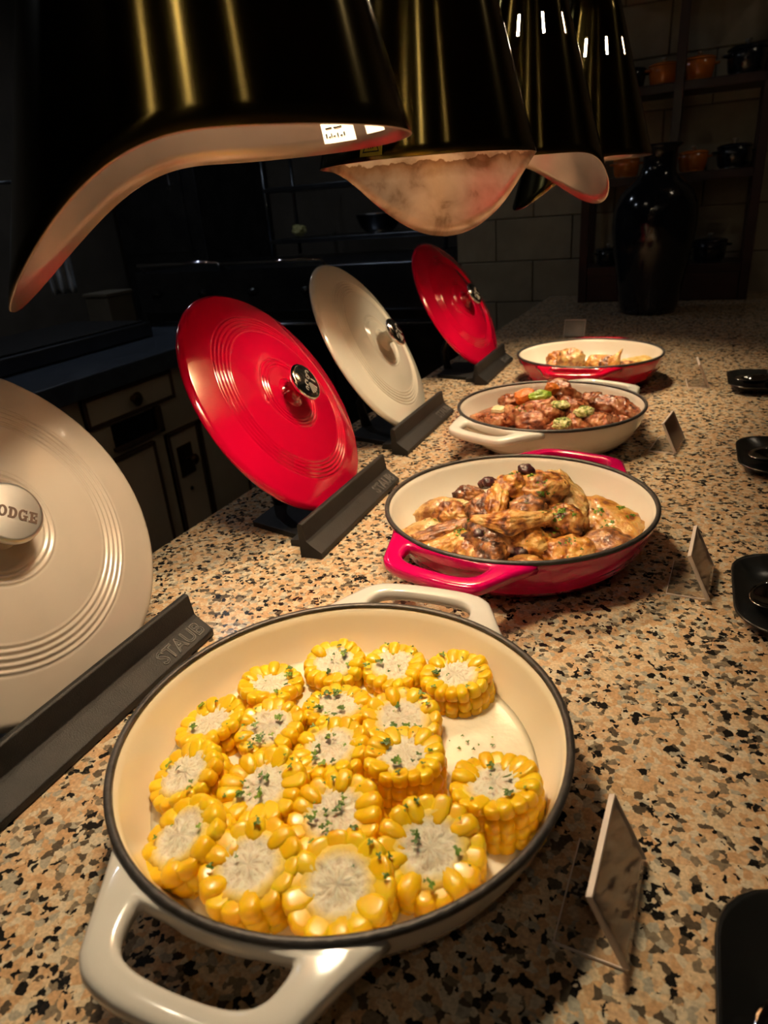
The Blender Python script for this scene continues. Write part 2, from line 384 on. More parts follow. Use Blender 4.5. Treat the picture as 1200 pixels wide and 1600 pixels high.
# ------------------------------------------------------------------ lids on cast-iron stands
def lid_profile(R=.166, dome=.021):
    pr = []
    n = 150
    for i in range(n + 1):
        r = R * i / n; q = r / R
        z = .006 + dome * (1 - q ** 2.1)
        for a, b, k, amp in ((.60, .765, 5, .0011), (.235, .33, 3, .0009)):
            if a < q < b: z += amp * math.sin((q - a) / (b - a) * 2 * math.pi * k) * min(1, (q - a) / .015, (b - q) / .015)
        if q > .965: z -= .003 * ((q - .965) / .035) ** 2
        pr.append((r, z))
    pr += [(R + .0012, .0015), (R + .0008, -.001), (R - .001, -.002), (R - .005, -.001)]
    for q in (.95, .8, .6, .4, .2, 0): pr.append((R * q, .0005 + (dome) * (1 - q ** 2.1)))
    return pr
def slab_letters():
    """heavy slab-serif L O D G E built from polygons, unit height 1"""
    def arc(cx, cy, rx, ry, a0, a1, n=10): return [(cx + rx * math.cos(R_(a0 + (a1 - a0) * i / n)), cy + ry * math.sin(R_(a0 + (a1 - a0) * i / n))) for i in range(n + 1)]
    P = []
    def rect(x0, y0, x1, y1): P.append([(x0, y0), (x1, y0), (x1, y1), (x0, y1)])
    x = 0   # L
    rect(x, 0, x + .8, .2); rect(x + .15, .2, x + .42, .8); rect(x, .8, x + .57, 1); rect(x + .6, .2, x + .8, .42); x += .9
    # O
    for k in range(16):
        a0, a1 = k * 22.5, (k + 1) * 22.5
        P.append(arc(x + .42, .5, .42, .52, a0, a1, 2) + arc(x + .42, .5, .17, .34, a1, a0, 2))
    x += .93   # D
    rect(x, 0, x + .42, .18); rect(x, .82, x + .42, 1); rect(x + .1, .18, x + .36, .82)
    for k in range(8):
        a0, a1 = -90 + k * 22.5, -90 + (k + 1) * 22.5
        P.append(arc(x + .42, .5, .42, .5, a0, a1, 2) + arc(x + .42, .5, .16, .32, a1, a0, 2))
    x += .93   # G
    for k in range(13):
        a0, a1 = 45 + k * 20.8, 45 + (k + 1) * 20.8
        P.append(arc(x + .42, .5, .42, .52, a0, a1, 2) + arc(x + .42, .5, .17, .34, a1, a0, 2))
    rect(x + .45, .36, x + .9, .5); rect(x + .58, .02, x + .82, .36); rect(x + .66, .66, x + .8, 1.0); x += .98
    # E
    rect(x, 0, x + .8, .18); rect(x, .82, x + .78, 1); rect(x + .12, .18, x + .38, .82); rect(x + .38, .42, x + .56, .58); rect(x + .6, .18, x + .8, .38); rect(x + .6, .64, x + .78, .82); rect(x + .5, .34, x + .58, .66)
    x += .8
    return [[(a - x / 2, b - .5) for a, b in p] for p in P], x
def lid(label, x0, cy, el, az, m, kind, Rr=.166):
    el, az = R_(el), R_(az)
    n = Vector((math.cos(el) * math.cos(az), math.cos(el) * math.sin(az), math.sin(el)))
    up = Vector((-math.sin(el) * math.cos(az), -math.sin(el) * math.sin(az), math.cos(el)))
    lx = up.cross(n)
    t = thing('pan_lid', label, 'lid', group='lids propped on iron stands')
    mw = Matrix((lx, up, n)).transposed().to_4x4(); mw.translation = (x0, cy, .0105); t.matrix_world = mw
    lathe('dome', lid_profile(Rr), m, t, 112, loc=(0, Rr, 0))
    z0 = .026
    kn = lathe('knob', [(.0235, z0 - .002), (.0215, z0 + .0015), (.0165, z0 + .004), (.0125, z0 + .008), (.0115, z0 + .014), (.0135, z0 + .019), (.0200, z0 + .0225), (.0245, z0 + .0245)], m, t, 48, loc=(0, Rr, 0))
    zc = z0 + .0235
    lathe('knob_cap', [(0, zc), (.0245, zc), (.0262, zc + .0012), (.0268, zc + .0035), (.0266, zc + .0062), (.0255, zc + .0078), (.0232, zc + .0082), (0, zc + .0082)], M['steel'] if kind == 'steel' else M['chrome'], t, 64, loc=(0, Rr, 0))
    zt = zc + .0083
    if kind == 'steel':
        P, wd = slab_letters(); s = .0395 / wd
        tag(link('lettering', flat_me([[(a * s, b * s * 1.12) for a, b in p] for p in P], .0004), M['brown_ink'], t, False, (0, Rr - .001, zt - .0001), (0, 0, R_(-42))), 'dark brown slab letters on steel knob')
    else:
        d = lathe('knob_inlay', [(.0232, zt - .0003), (.0230, zt + .0004), (0, zt + .0005)], M['black_gloss'], t, 48, loc=(0, Rr, 0))
        P = []
        for k in range(4):   # fan of pale stripes
            a = R_(-78 + k * 16); b = a + R_(11)
            P.append([(.004 * math.cos(a) , .004 * math.sin(a) ), (.019 * math.cos(a), .019 * math.sin(a)), (.019 * math.cos(b), .019 * math.sin(b)), (.004 * math.cos(b), .004 * math.sin(b))])
        def ring(cx, cy, ro, ri, a0, a1, n=8):
            q = [(cx + ro * math.cos(R_(a0 + (a1 - a0) * i / n)), cy + ro * math.sin(R_(a0 + (a1 - a0) * i / n))) for i in range(n + 1)]
            return q + [(cx + ri * math.cos(R_(a1 + (a0 - a1) * i / n)), cy + ri * math.sin(R_(a1 + (a0 - a1) * i / n))) for i in range(n + 1)]
        for k in range(2): P.append(ring(.004, .007, .0038, .0019, 180 * k, 180 * k + 179))
        P.append(ring(.006, .014, .0042, .0025, 20, 250)); P.append(ring(-.002, -.004, .0046, .0026, 60, 290)); P.append(ring(-.005, -.013, .0036, .0018, 0, 300))
        P.append([(.009, .004), (.0175, .001), (.0178, .0035), (.0098, .0062)]); P.append([(-.004, .000), (.001, -.002), (.0015, .0005), (-.0035, .0022)])
        tag(link('emblem', flat_me(P, .0003), M['silver_ink'], t, False, (0, Rr, zt + .0004), (0, 0, R_(-30))), 'silver emblem on black knob inlay')
    return t
lid('large taupe lid with steel lettered knob, cut off by left edge', -.458, .345, 30, 0, M['taupe'], 'steel')
lid('biggest-looking red lid, between the taupe and ivory lids', -.425, .796, 31.6, 4.9, M['red'], 'inlay')
lid('ivory white lid with chrome knob, between two red lids', -.445, 1.156, 29.6, 6, M['ivory'], 'inlay')
lid('farthest and smallest-looking red lid, near the stone tile wall', -.445, 1.664, 30.2, -3.8, M['red'], 'inlay')

def stand(label, xf, cy):
    t = thing('lid_stand', label, 'lid stand', (xf, cy, 0), group='cast iron lid stands')
    L = .128
    poly = [(-.030, 0), (-.002, 0), (0, .002), (0, .0085), (-.0175, .0195), (-.0205, .0225), (-.0225, .0440), (-.0245, .0455), (-.0285, .0455), (-.0300, .0435)]
    link('front_bar', prism_me(poly, -L, L, .0007), M['matte_iron'], t, False)
    rail = [(-.058, 0), (-.0325, 0), (-.0325, .0245), (-.0345, .0265), (-.0385, .0265), (-.0400, .0100), (-.058, .0085)]
    link('rear_rail', prism_me(rail, -.104, .104, .0006), M['matte_iron'], t, False)
    link('base_plate', slab_me([(-.14, -.066), (-.03, -.094), (-.03, .094), (-.14, .066)], .0, .0085), M['matte_iron'], t, False)
    link('back_rest', tube_me([(-.134, 0, .006), (-.145, 0, .05), (-.128, 0, .09), (-.104, 0, .128)], [.010, .008, .007, .006]), M['matte_iron'], t)
    me = text_me('STAUB', .0205, outline=.0008)
    s = link('lettering', me, M['letter'], t, False)
    # text runs along +y on the sloping ledge
    d = Vector((-.0175, 0, .011)).normalized()
    mm = Matrix((Vector((0, 1, 0)), d, Vector((0, 1, 0)).cross(d))).transposed().to_4x4(); mm.translation = Vector((-.0088, .090, .0143))
    s.matrix_local = mm @ Matrix.Diagonal((1, 1.0, .8, 1))
    tag(s, 'raised outline letters on the ledge')
    return t
def slab_me(poly, z0, z1):
    bm = bmesh.new(); a = [bm.verts.new((x, y, z0)) for x, y in poly]; b = [bm.verts.new((x, y, z1)) for x, y in poly]
    bm.faces.new(a[::-1]); bm.faces.new(b)
    for i in range(len(poly)):
        j = (i + 1) % len(poly); bm.faces.new((a[i], a[j], b[j], b[i]))
    bmesh.ops.bevel(bm, geom=bm.edges[:], offset=.0015, segments=2, affect='EDGES', profile=.5)
    return bm_me(bm)
stand('black cast iron stand under the taupe lid, nearest', -.4145, .335)
stand('black cast iron stand under the nearer red lid', -.382, .768)
stand('black cast iron stand under the ivory lid', -.4135, 1.143)
stand('black cast iron stand under the farthest red lid', -.406, 1.625)

# ------------------------------------------------------------------ heat lamps
def heat_lamp(label, cx, cy, zr, th0, D=.088, inner='copper_in', pw=1.7):
    t = thing('heat_lamp', label, 'heat lamp', (cx, cy, 0), group='brass cone heat lamps above the counter')
    Rb, slope, ztop = .125, .29, zr + .275
    cols = []
    NS = 12
    for s in range(NS):
        a0 = 2 * math.pi * s / NS
        cols += [a0 - .024, a0 + .024] + [a0 + .024 + (2 * math.pi / NS - .048) * k / 9 for k in range(1, 9)]
    rows_z = [None] * 14 + [zr + .165, zr + .168, zr + .197, zr + .203, zr + .24, ztop]
    nc = len(cols); vs, fs = [], []
    zs = rows_z[14:]
    for j in range(20):
        for a in cols:
            d = math.atan2(math.sin(a - R_(th0)), math.cos(a - R_(th0)))
            g = max(0, math.cos(d)) ** pw
            lo = zr - D * g
            z = lo + (zr + .15 - lo) * j / 13 if j < 14 else zs[j - 14]
            r = Rb + slope * (zr - z)
            vs.append((r * math.cos(a), r * math.sin(a), z))
    for j in range(19):
        for i in range(nc):
            if j == 15 and i % 10 == 0: continue          # ventilation slot
            k = (i + 1) % nc
            fs.append((j * nc + i, j * nc + k, (j + 1) * nc + k, (j + 1) * nc + i))
    sh = link('shade', me_from(vs, fs), [M['brass'], M[inner]], t)
    so = sh.modifiers.new('thickness', 'SOLIDIFY'); so.thickness = .0016; so.offset = -1; so.material_offset = 1; so.material_offset_rim = 1
    rt = Rb + slope * (zr - ztop)
    lathe('neck', [(rt + .001, ztop - .002), (rt + .002, ztop + .004), (rt - .004, ztop + .012), (.030, ztop + .02), (.028, ztop + .09), (.012, ztop + .10), (0, ztop + .10)], M['brass'], t, 48)
    link('hanging_rod', tube_me([(0, 0, ztop + .09), (0, 0, 1.83)], .008), M['brass'], t)
    link('ceiling_rose', lathe_me([(0, 1.85), (.05, 1.85), (.048, 1.835), (.015, 1.815), (0, 1.815)], 32), M['brass'], t)
    lathe('lamp_socket', [(0, ztop + .01), (.022, ztop + .01), (.022, ztop - .06), (.019, ztop - .07), (0, ztop - .07)], M['dsteel'], t, 24)
    zb = zr + .148
    lathe('bulb', [(.015, zb + .085), (.018, zb + .07), (.030, zb + .045), (.037, zb + .025), (.034, zb + .008), (.020, zb), (0, zb - .002)], M['bulb'], t, 32)
    return t
l1 = heat_lamp('nearest huge brass cone heat lamp with white stickers inside', -.292, .426, .429, 217, .087, pw=2.65)
l2 = heat_lamp('second brass heat lamp with stained copper inside and yellow sticker', -.2975, .8436, .4314, 100, .0877, inner='stained_in', pw=2.75)
l3 = heat_lamp('third brass heat lamp with purplish inside lobe dipping right', -.283, 1.322, .4437, 43, .079, pw=3.2)
l4 = heat_lamp('farthest brass cone heat lamp near the black vase', -.2201, 1.591, .4428, 212, .082, pw=2.3)
def on_shade(t, zr, ang, z, polys, m, name, outside=True, rotz=0, lift=.0004):
    """flat sticker wrapped tangent to a lamp shade; polygon x runs along the tangent, y along the slope"""
    a = R_(ang); r = .125 + .29 * (zr - z) + (lift if outside else -.0016 - lift)
    rad = Vector((math.cos(a), math.sin(a), 0)); tan = Vector((-math.sin(a), math.cos(a), 0))
    upv = (Vector((0, 0, 1)) - rad * .29).normalized()
    nrm = (rad + Vector((0, 0, .29))).normalized()
    if not outside: nrm = -nrm; tan = -tan
    # curve the sticker with the cone
    bm = bmesh.new()
    for poly in polys:
        vsb = []
        for x, y in poly:
            aa = a + (x / r if outside else -x / r); zz = z + y * .96; rr = .125 + .29 * (zr - zz) + (lift if outside else -.0016 - lift)
            vsb.append(bm.verts.new((rr * math.cos(aa), rr * math.sin(aa), zz)))
        f = bm.faces.new(vsb)
    me = bm_me(bm, recalc=False)
    o = link(name, me, m, t, False); so = o.modifiers.new('thickness', 'SOLIDIFY'); so.thickness = .0002; so.offset = 0
    return o
def grid(x0, x1, y0, y1, n=6): return [[(x0 + (x1 - x0) * i / n, y0), (x0 + (x1 - x0) * (i + 1) / n, y0), (x0 + (x1 - x0) * (i + 1) / n, y1), (x0 + (x1 - x0) * i / n, y1)] for i in range(n)]
on_shade(l2, .4314, 262, .448, grid(-.013, .013, -.013, .015), M['warn'], 'warning_sticker')
tri = [[(-.010, -.0095), (.010, -.0095), (.0085, -.0083), (-.0085, -.0083)], [(-.010, -.0095), (-.0085, -.0083), (0, .0100), (0, .0122)], [(.010, -.0095), (0, .0122), (0, .0100), (.0085, -.0083)]]
on_shade(l2, .4314, 262, .448, tri + [[(x - .0006, -.006), (x + .0006, -.006), (x + .001, 0), (x - .0002, .002)] for x in (-.0025, 0, .0025)], M['ink'], 'warning_triangle', lift=.0008)
on_shade(l1, .429, 75, .447, grid(-.016, .016, -.012, .012), M['sticker'], 'label_sticker', outside=False)
on_shade(l1, .429, 75, .447, [[(x, y), (x + .003, y), (x + .003, y + .0022), (x, y + .0022)] for x, y in ()] + [[(x, y), (x + w_, y + .0004), (x + w_, y + h_), (x, y + h_ - .0003)] for x, y, w_, h_ in ((-.013, -.008, .0012, .003), (-.0105, -.0082, .0018, .0012), (-.008, -.008, .0010, .003), (-.006, -.0078, .0022, .0011), (-.002, -.0082, .0011, .003), (.001, -.008, .002, .0012), (.0045, -.008, .0012, .0028), (-.012, -.002, .006, .0012), (-.004, -.002, .008, .0012), (-.010, .003, .013, .0012))], M['ink'], 'label_print', outside=False, lift=.0008)
on_shade(l1, .429, 55, .449, grid(-.012, .012, -.012, .012), M['sticker'], 'label_sticker', outside=False)

# ------------------------------------------------------------------ ceiling downlights, plus an added aisle light that brightens the cabinets
for k, (x, y, r, lb) in enumerate([(.16, -.90, .034, 'ceiling downlight behind the camera, straight over the counter'), (-.38, -1.35, .028, 'ceiling downlight behind the camera, on the kitchen side'), (.95, -.50, .018, 'ceiling downlight over the guest side of the counter'), (-2.3, 1.2, .045, 'ceiling downlight over the kitchen worktop'), (-2.1, 2.5, .045, 'ceiling downlight in front of the cooking range'), (-1.15, .55, .030, 'unseen fill light added over the aisle to brighten the cabinets'), (.9, 2.1, .024, 'ceiling downlight above the far counter end')]):
    t = thing('ceiling_downlight', lb, 'downlight', (x, y, 1.85), group='ceiling downlights')
    lathe('trim_ring', [(r, -.001), (r + .014, -.001), (r + .015, -.006), (r + .004, -.010), (r, -.006)], M['steel'], t, 32, closed=True)
    lathe('lens', [(0, -.004), (r, -.004), (r, -.0035), (0, -.0035)], M['down_cool' if 'kitchen worktop' in lb or 'range' in lb else 'down'], t, 32)

# ------------------------------------------------------------------ cream sauce and corn rounds
M['sauce'] = noisy(mat('cream_sauce', (.82, .74, .56), .22, 0, Coat_Weight=.3), [(.3, (.80, .71, .52)), (.7, (.86, .79, .63))], 25, 5, bump=.25, bump_scale=120)
px, py = PAN[0]
vs, fs = [], []
K = 96
for j in range(25):
    r = .1345 * j / 24
    for k in range(K):
        a = 2 * math.pi * k / K; x, y = r * math.cos(a), r * math.sin(a)
        z = .0262 + .0011 * noise.noise((x * 38, y * 38, 3)) + (.0012 * (j / 24) ** 8)
        vs.append((x, y, z))
for j in range(24):
    for k in range(K):
        fs.append((j * K + k, j * K + (k + 1) % K, (j + 1) * K + (k + 1) % K, (j + 1) * K + k))
top = len(vs) - K
bs = len(vs)
for k in range(K): vs.append((.112 * math.cos(2 * math.pi * k / K), .112 * math.sin(2 * math.pi * k / K), .0105))
for k in range(K): fs.append((top + k, top + (k + 1) % K, bs + (k + 1) % K, bs + k))
fs.append(tuple(range(bs, bs + K))[::-1])
so = link('cream_sauce', me_from(vs, fs), M['sauce']); so.location = (px, py, 0)
tag(so, 'pale cream sauce pooled around corn rounds in nearest braiser', 'sauce', kind='stuff')

def corn_mats():
    k = mat('corn_kernel', (.9, .55, .02), .34, 0, Subsurface_Weight=.3, Subsurface_Scale=.004, Coat_Weight=.1)
    k.node_tree.nodes['Principled BSDF'].inputs['Subsurface Radius'].default_value = (1, .5, .05)
    noisy(k, [(.30, (.90, .49, .003)), (.55, (.95, .58, .006)), (.75, (.97, .67, .02))], 60, 3, rnd=.3)
    c = mat('corn_pith', (.8, .7, .5), .6, 0, Subsurface_Weight=.1, Subsurface_Scale=.003)
    ns, ln, b = nodes(c); tc = N(c, 'ShaderNodeTexCoord')
    sp = N(c, 'ShaderNodeSeparateXYZ'); ln.new(tc.outputs['Object'], sp.inputs[0])
    ln_ = N(c, 'ShaderNodeVectorMath', operation='LENGTH'); cb = N(c, 'ShaderNodeCombineXYZ'); ln.new(sp.outputs[0], cb.inputs[0]); ln.new(sp.outputs[1], cb.inputs[1]); ln.new(cb.outputs[0], ln_.inputs[0])
    at = N(c, 'ShaderNodeMath', operation='ARCTAN2'); ln.new(sp.outputs[1], at.inputs[0]); ln.new(sp.outputs[0], at.inputs[1])
    oi = N(c, 'ShaderNodeObjectInfo')
    c2 = N(c, 'ShaderNodeCombineXYZ'); ln.new(at.outputs[0], c2.inputs[0])
    m1 = N(c, 'ShaderNodeMath', operation='MULTIPLY'); ln.new(ln_.outputs['Value'], m1.inputs[0]); m1.inputs[1].default_value = 60; ln.new(m1.outputs[0], c2.inputs[1]); ln.new(oi.outputs['Random'], c2.inputs[2])
    nz = N(c, 'ShaderNodeTexNoise'); nz.inputs['Scale'].default_value = 4.0; nz.inputs['Detail'].default_value = 8; nz.inputs['Roughness'].default_value = .65; nz.inputs['Distortion'].default_value = .6; ln.new(c2.outputs[0], nz.inputs['Vector'])
    rp = ramp(c, [(.33, (.58, .43, .26)), (.44, (.80, .67, .47)), (.57, (.90, .81, .63))]); ln.new(nz.outputs['Fac'], rp.inputs[0])
    # yellow where the cut kernels start
    rr = ramp(c, [(.62, (0, 0, 0)), (.86, (1, 1, 1))]); m3 = N(c, 'ShaderNodeMath', operation='MULTIPLY_ADD'); ln.new(ln_.outputs['Value'], m3.inputs[0]); m3.inputs[1].default_value = 37; 
    m4 = N(c, 'ShaderNodeMath', operation='MULTIPLY'); ln.new(nz.outputs['Fac'], m4.inputs[0]); m4.inputs[1].default_value = .25; ln.new(m4.outputs[0], m3.inputs[2]); ln.new(m3.outputs[0], rr.inputs[0])
    mx = N(c, 'ShaderNodeMix', data_type='RGBA'); ln.new(rr.outputs[0], mx.inputs[0]); ln.new(rp.outputs[0], mx.inputs[6]); mx.inputs[7].default_value = (.92, .62, .10, 1)
    ln.new(mx.outputs[2], b.inputs['Base Color'])
    bp = N(c, 'ShaderNodeBump'); bp.inputs['Strength'].default_value = .8; bp.inputs['Distance'].default_value = .0015; ln.new(nz.outputs['Fac'], bp.inputs['Height']); ln.new(bp.outputs[0], b.inputs['Normal'])
    return k, c
M['kernel'], M['pith'] = corn_mats()
def kernel_mesh(top=False):
    """rounded wedge: x radial (outwards), y tangential, z axial"""
    vs, fs = [], []; nu, nv = 12, 7
    for j in range(nv + 1):
        ph = math.pi * j / nv - math.pi / 2
        for i in range(nu):
            a = 2 * math.pi * i / nu
            f = lambda t, e: math.copysign(abs(t) ** e, t)
            x = f(math.cos(ph), .7) * f(math.cos(a), .8); y = f(math.cos(ph), .7) * f(math.sin(a), .55); z = f(math.sin(ph), .55)
            wv = 1.0 if x > 0 else 1 + .35 * x                 # narrower towards the cob
            if top and z > .55: z = .55 + (z - .55) * .25         # sliced flat
            vs.append((x * .0080, y * .0062 * wv, z * .0052))
    for j in range(nv):
        for i in range(nu):
            fs.append((j * nu + i, j * nu + (i + 1) % nu, (j + 1) * nu + (i + 1) % nu, (j + 1) * nu + i))
    me = me_from(vs, fs); me.materials.append(M['kernel']); me.polygons.foreach_set('use_smooth', [True] * len(me.polygons)); return me
KM, KT = kernel_mesh(), kernel_mesh(True)
def cob_mesh(R, h, seed):
    rnd = random.Random(seed); vs, fs = [], []; n = 56
    rc = R * .685; hh = h - .0018
    prof = [(0, 0), (R - .010, 0), (R - .010, h * .5), (R - .010, hh - .003), (rc + .0035, hh - .0024)] + [(rc * q, hh) for q in (.96, .86, .74, .62, .5, .38, .26, .14)] + [(0, hh)]
    idx = []
    for pi_, (r, z) in enumerate(prof):
        if r < 1e-6: idx.append([len(vs)]); vs.append((0, 0, z - (.0006 if z > 0 else 0))); continue
        idx.append(list(range(len(vs), len(vs) + n)))
        for i in range(n):
            a = 2 * math.pi * i / n
            dz = 0
            if pi_ >= 4:
                q = r / R
                dz = .0012 * noise.noise((r * math.cos(a) * 220, r * math.sin(a) * 220, seed)) + .0016 * noise.noise((math.cos(a) * 9, math.sin(a) * 9, q * 14 + seed)) * min(1, q * 3) + .0010 * noise.noise((r * math.cos(a) * 600, r * math.sin(a) * 600, seed)) - .0010 * math.exp(-((q - .36) / .10) ** 2)
            rj = r * (1 + .10 * noise.noise((math.cos(a) * 3.5, math.sin(a) * 3.5, seed * 2.1)) + .07 * noise.noise((math.cos(a) * 9, math.sin(a) * 9, seed))) if pi_ >= 4 else r
            vs.append((rj * math.cos(a), rj * math.sin(a), z + dz))
    for a, b in zip(idx, idx[1:]):
        for i in range(n):
            j = (i + 1) % n
            if len(a) == 1: fs.append((a[0], b[j], b[i]))
            elif len(b) == 1: fs.append((a[i], a[j], b[0]))
            else: fs.append((a[i], a[j], b[j], b[i]))
    return me_from(vs, fs)
CORN = []   # (matrix, R, h) for the parsley
def corn(label, x, y, R=.0275, h=.036, tilt=0, tdir=0, seed=0, nk=17, rows=4, miss=()):
    rnd = random.Random(seed)
    ax = Vector((math.cos(R_(tdir)), math.sin(R_(tdir)), 0))         # direction the top leans to
    rot = Matrix.Rotation(R_(tilt), 4, Vector((0, 0, 1)).cross(ax)) @ Matrix.Rotation(rnd.uniform(0, 6.28), 4, 'Z')
    base = Vector((x, y, .0105)) - (rot.to_3x3() @ Vector((0, 0, 1)) * h - Vector((0, 0, h)))
    base.z += abs(math.sin(R_(tilt))) * R * .75
    t = thing('corn_round', label, 'corn', group='corn rounds in the nearest braiser')
    mw = rot.copy(); mw.translation = base; t.matrix_world = mw
    link('cob', cob_mesh(R, h, seed), M['pith'], t)
    dz = (h - .002) / rows
    sk = R / .0275
    for r in range(rows):
        for k in range(nk):
            if (r, k) in miss: continue
            a = 2 * math.pi * (k + rnd.uniform(-.07, .07)) / nk + .03 * r
            o = bpy.data.objects.new('kernel', KT if (r == rows - 1 and rnd.random() < .65) else KM); C.objects.link(o); o.parent = t
            rr = R - .0070 * sk + rnd.uniform(-.0006, .0006) - (.0006 if r == rows - 1 else 0)
            zz = .0045 + dz * r + (.0010 if r == rows - 1 else 0) + rnd.uniform(-.0005, .0005) * (3 if r == rows - 1 else 1)
            o.location = (rr * math.cos(a), rr * math.sin(a), zz); o.rotation_euler = (rnd.uniform(-.1, .1), rnd.uniform(-.12, .12) - (.25 if r == rows - 1 else 0), a + rnd.uniform(-.08, .08))
            w_ = 14.6 / nk * R / .0275 / sk
            o.scale = (sk * rnd.uniform(.95, 1.05) * (1.04 if r == rows - 1 else 1), sk * w_ * rnd.uniform(.97, 1.1), dz / .0083 * rnd.uniform(.95, 1.08))
    CORN.append((mw, R, h)); return t
corn('corn round at left of the back row, clump of parsley in centre', -.287, .375, .027, .026, 6, 60, 1, rows=3)
corn('corn round second from left in the back row, behind a herby one', -.246, .410, .0265, .030, 10, 270, 2, rows=3)
corn('corn round third from left in the back row, dark sprig at front', -.196, .421, .0265, .031, 8, 280, 3, rows=3)
corn('corn round at right end of the back row, kernels stacked beside bare sauce', -.143, .420, .0285, .036, 6, 200, 4)
corn('corn round tilted left near the pan wall, second row', -.306, .317, .0275, .026, 14, 200, 5, rows=3)
corn('small corn round with parsley at rim beside the left tilted one', -.258, .325, .0265, .030, 10, 260, 6, rows=3)
corn('corn round thick with parsley just in front of the back row', -.219, .363, .027, .031, 6, 90, 7, rows=3)
corn('corn round right of the most herby one, below the far right pair', -.165, .360, .029, .032, 12, 290, 8, rows=3)
corn('corn round at the very middle of the pan with scattered specks', -.203, .318, .0285, .032, 10, 220, 9, rows=3)
corn('corn round leaning left with single sprig, left side third row', -.287, .263, .027, .030, 20, 215, 10, rows=3)
corn('corn round with pale chaff and ragged back edge, left of centre', -.228, .269, .0295, .034, 12, 250, 11)
corn('tall corn round with flat top and four kernel rows, right of centre', -.146, .320, .0275, .044, 4, 100, 12, rows=5)
corn('corn round standing alone at far right against the rim', -.084, .316, .029, .040, 10, 150, 13, nk=18, rows=5)
corn('strongly tilted corn round with large kernels at the left front', -.254, .217, .0285, .032, 24, 215, 14, nk=13, rows=3)
corn('corn round with big dark sprig at its left rim, front centre', -.171, .263, .0295, .036, 12, 260, 15)
corn('corn round with bare pith and no sprigs on it, front row left', -.200, .212, .030, .040, 10, 250, 16, nk=15)
corn('corn round with two raised kernels and a seed, front row middle', -.146, .218, .031, .038, 14, 275, 17, nk=14)
corn('corn round tilted to the viewer at front right of the pan', -.105, .254, .031, .040, 18, 290, 18)

# chopped parsley
M['parsley'] = mat('parsley', (.05, .13, .015), .5)
def parsley_mat():
    m = M['parsley']; ns, ln, b = nodes(m); g = N(m, 'ShaderNodeNewGeometry')
    rp = ramp(m, [(0, (.040, .085, .004)), (.6, (.095, .185, .008)), (1, (.21, .33, .02))]); ln.new(g.outputs['Random Per Island'], rp.inputs[0]); ln.new(rp.outputs[0], b.inputs['Base Color'])
parsley_mat()
def flake(vs, fs, mw, s, rnd):
    """one ragged three-lobed leaf scrap with a fold"""
    pts = []
    n = 9
    for i in range(n):
        a = 2 * math.pi * i / n + rnd.uniform(-.2, .2); r = s * (rnd.uniform(.75, 1.1) if i % 3 else rnd.uniform(.25, .5))
        pts.append(Vector((r * math.cos(a), r * math.sin(a) * .75, rnd.uniform(0, .35) * s)))
    b0 = len(vs); vs.append(mw @ Vector((0, 0, s * .25)))
    for p in pts: vs.append(mw @ p)
    for p in pts: vs.append(mw @ (p * .9 - Vector((0, 0, s * .12))))
    for i in range(n):
        j = (i + 1) % n
        fs.append((b0, b0 + 1 + i, b0 + 1 + j)); fs.append((b0 + 1 + i, b0 + 1 + n + i, b0 + 1 + n + j, b0 + 1 + j))
def parsley(name, label, spots, seed):
    rnd = random.Random(seed); vs, fs = [], []
    for mw, s in spots:
        flake(vs, fs, mw @ Matrix.Rotation(rnd.uniform(0, 6.28), 4, 'Z') @ Matrix.Rotation(rnd.uniform(-.35, .35), 4, 'X'), s, rnd)
    tag(link(name, me_from(vs, fs), M['parsley'], None, False), label, 'parsley', kind='stuff')
sp = []; rnd = random.Random(5)
dens = [9, 6, 9, 7, 6, 11, 16, 13, 11, 4, 12, 11, 9, 3, 15, 3, 4, 9]
for (mw, R, h), dn in zip(CORN, dens):
    for k in range(dn):
        r = R * math.sqrt(rnd.random()) * .88; a = rnd.uniform(0, 6.28)
        sp.append((mw @ Matrix.Translation((r * math.cos(a), r * math.sin(a), h + .0008 + (.0012 if r > R * .62 else 0))), rnd.choice((.0011, .0014, .0019, .0026, .0036))))
    for k in range(dn // 5):     # clumps
        r = R * .55 * math.sqrt(rnd.random()); a = rnd.uniform(0, 6.28)
        for q in range(4): sp.append((mw @ Matrix.Translation((r * math.cos(a) + rnd.uniform(-.0025, .0025), r * math.sin(a) + rnd.uniform(-.0025, .0025), h + .0015)), rnd.uniform(.002, .0036)))
for k in range(34):
    r = .112 * math.sqrt(rnd.random()); a = rnd.uniform(0, 6.28)
    sp.append((Matrix.Translation((px + r * math.cos(a), py + r * math.sin(a), 0.0276)), rnd.uniform(.0008, .0019)))
for (x, y) in ((-.118, .37), (-.122, .362), (-.1, .372), (-.112, .364), (-.092, .35)):
    sp.append((Matrix.Translation((x, y, 0.0276)), .002))
parsley('chopped_parsley', 'chopped green parsley sprinkled over the corn rounds', sp, 3)

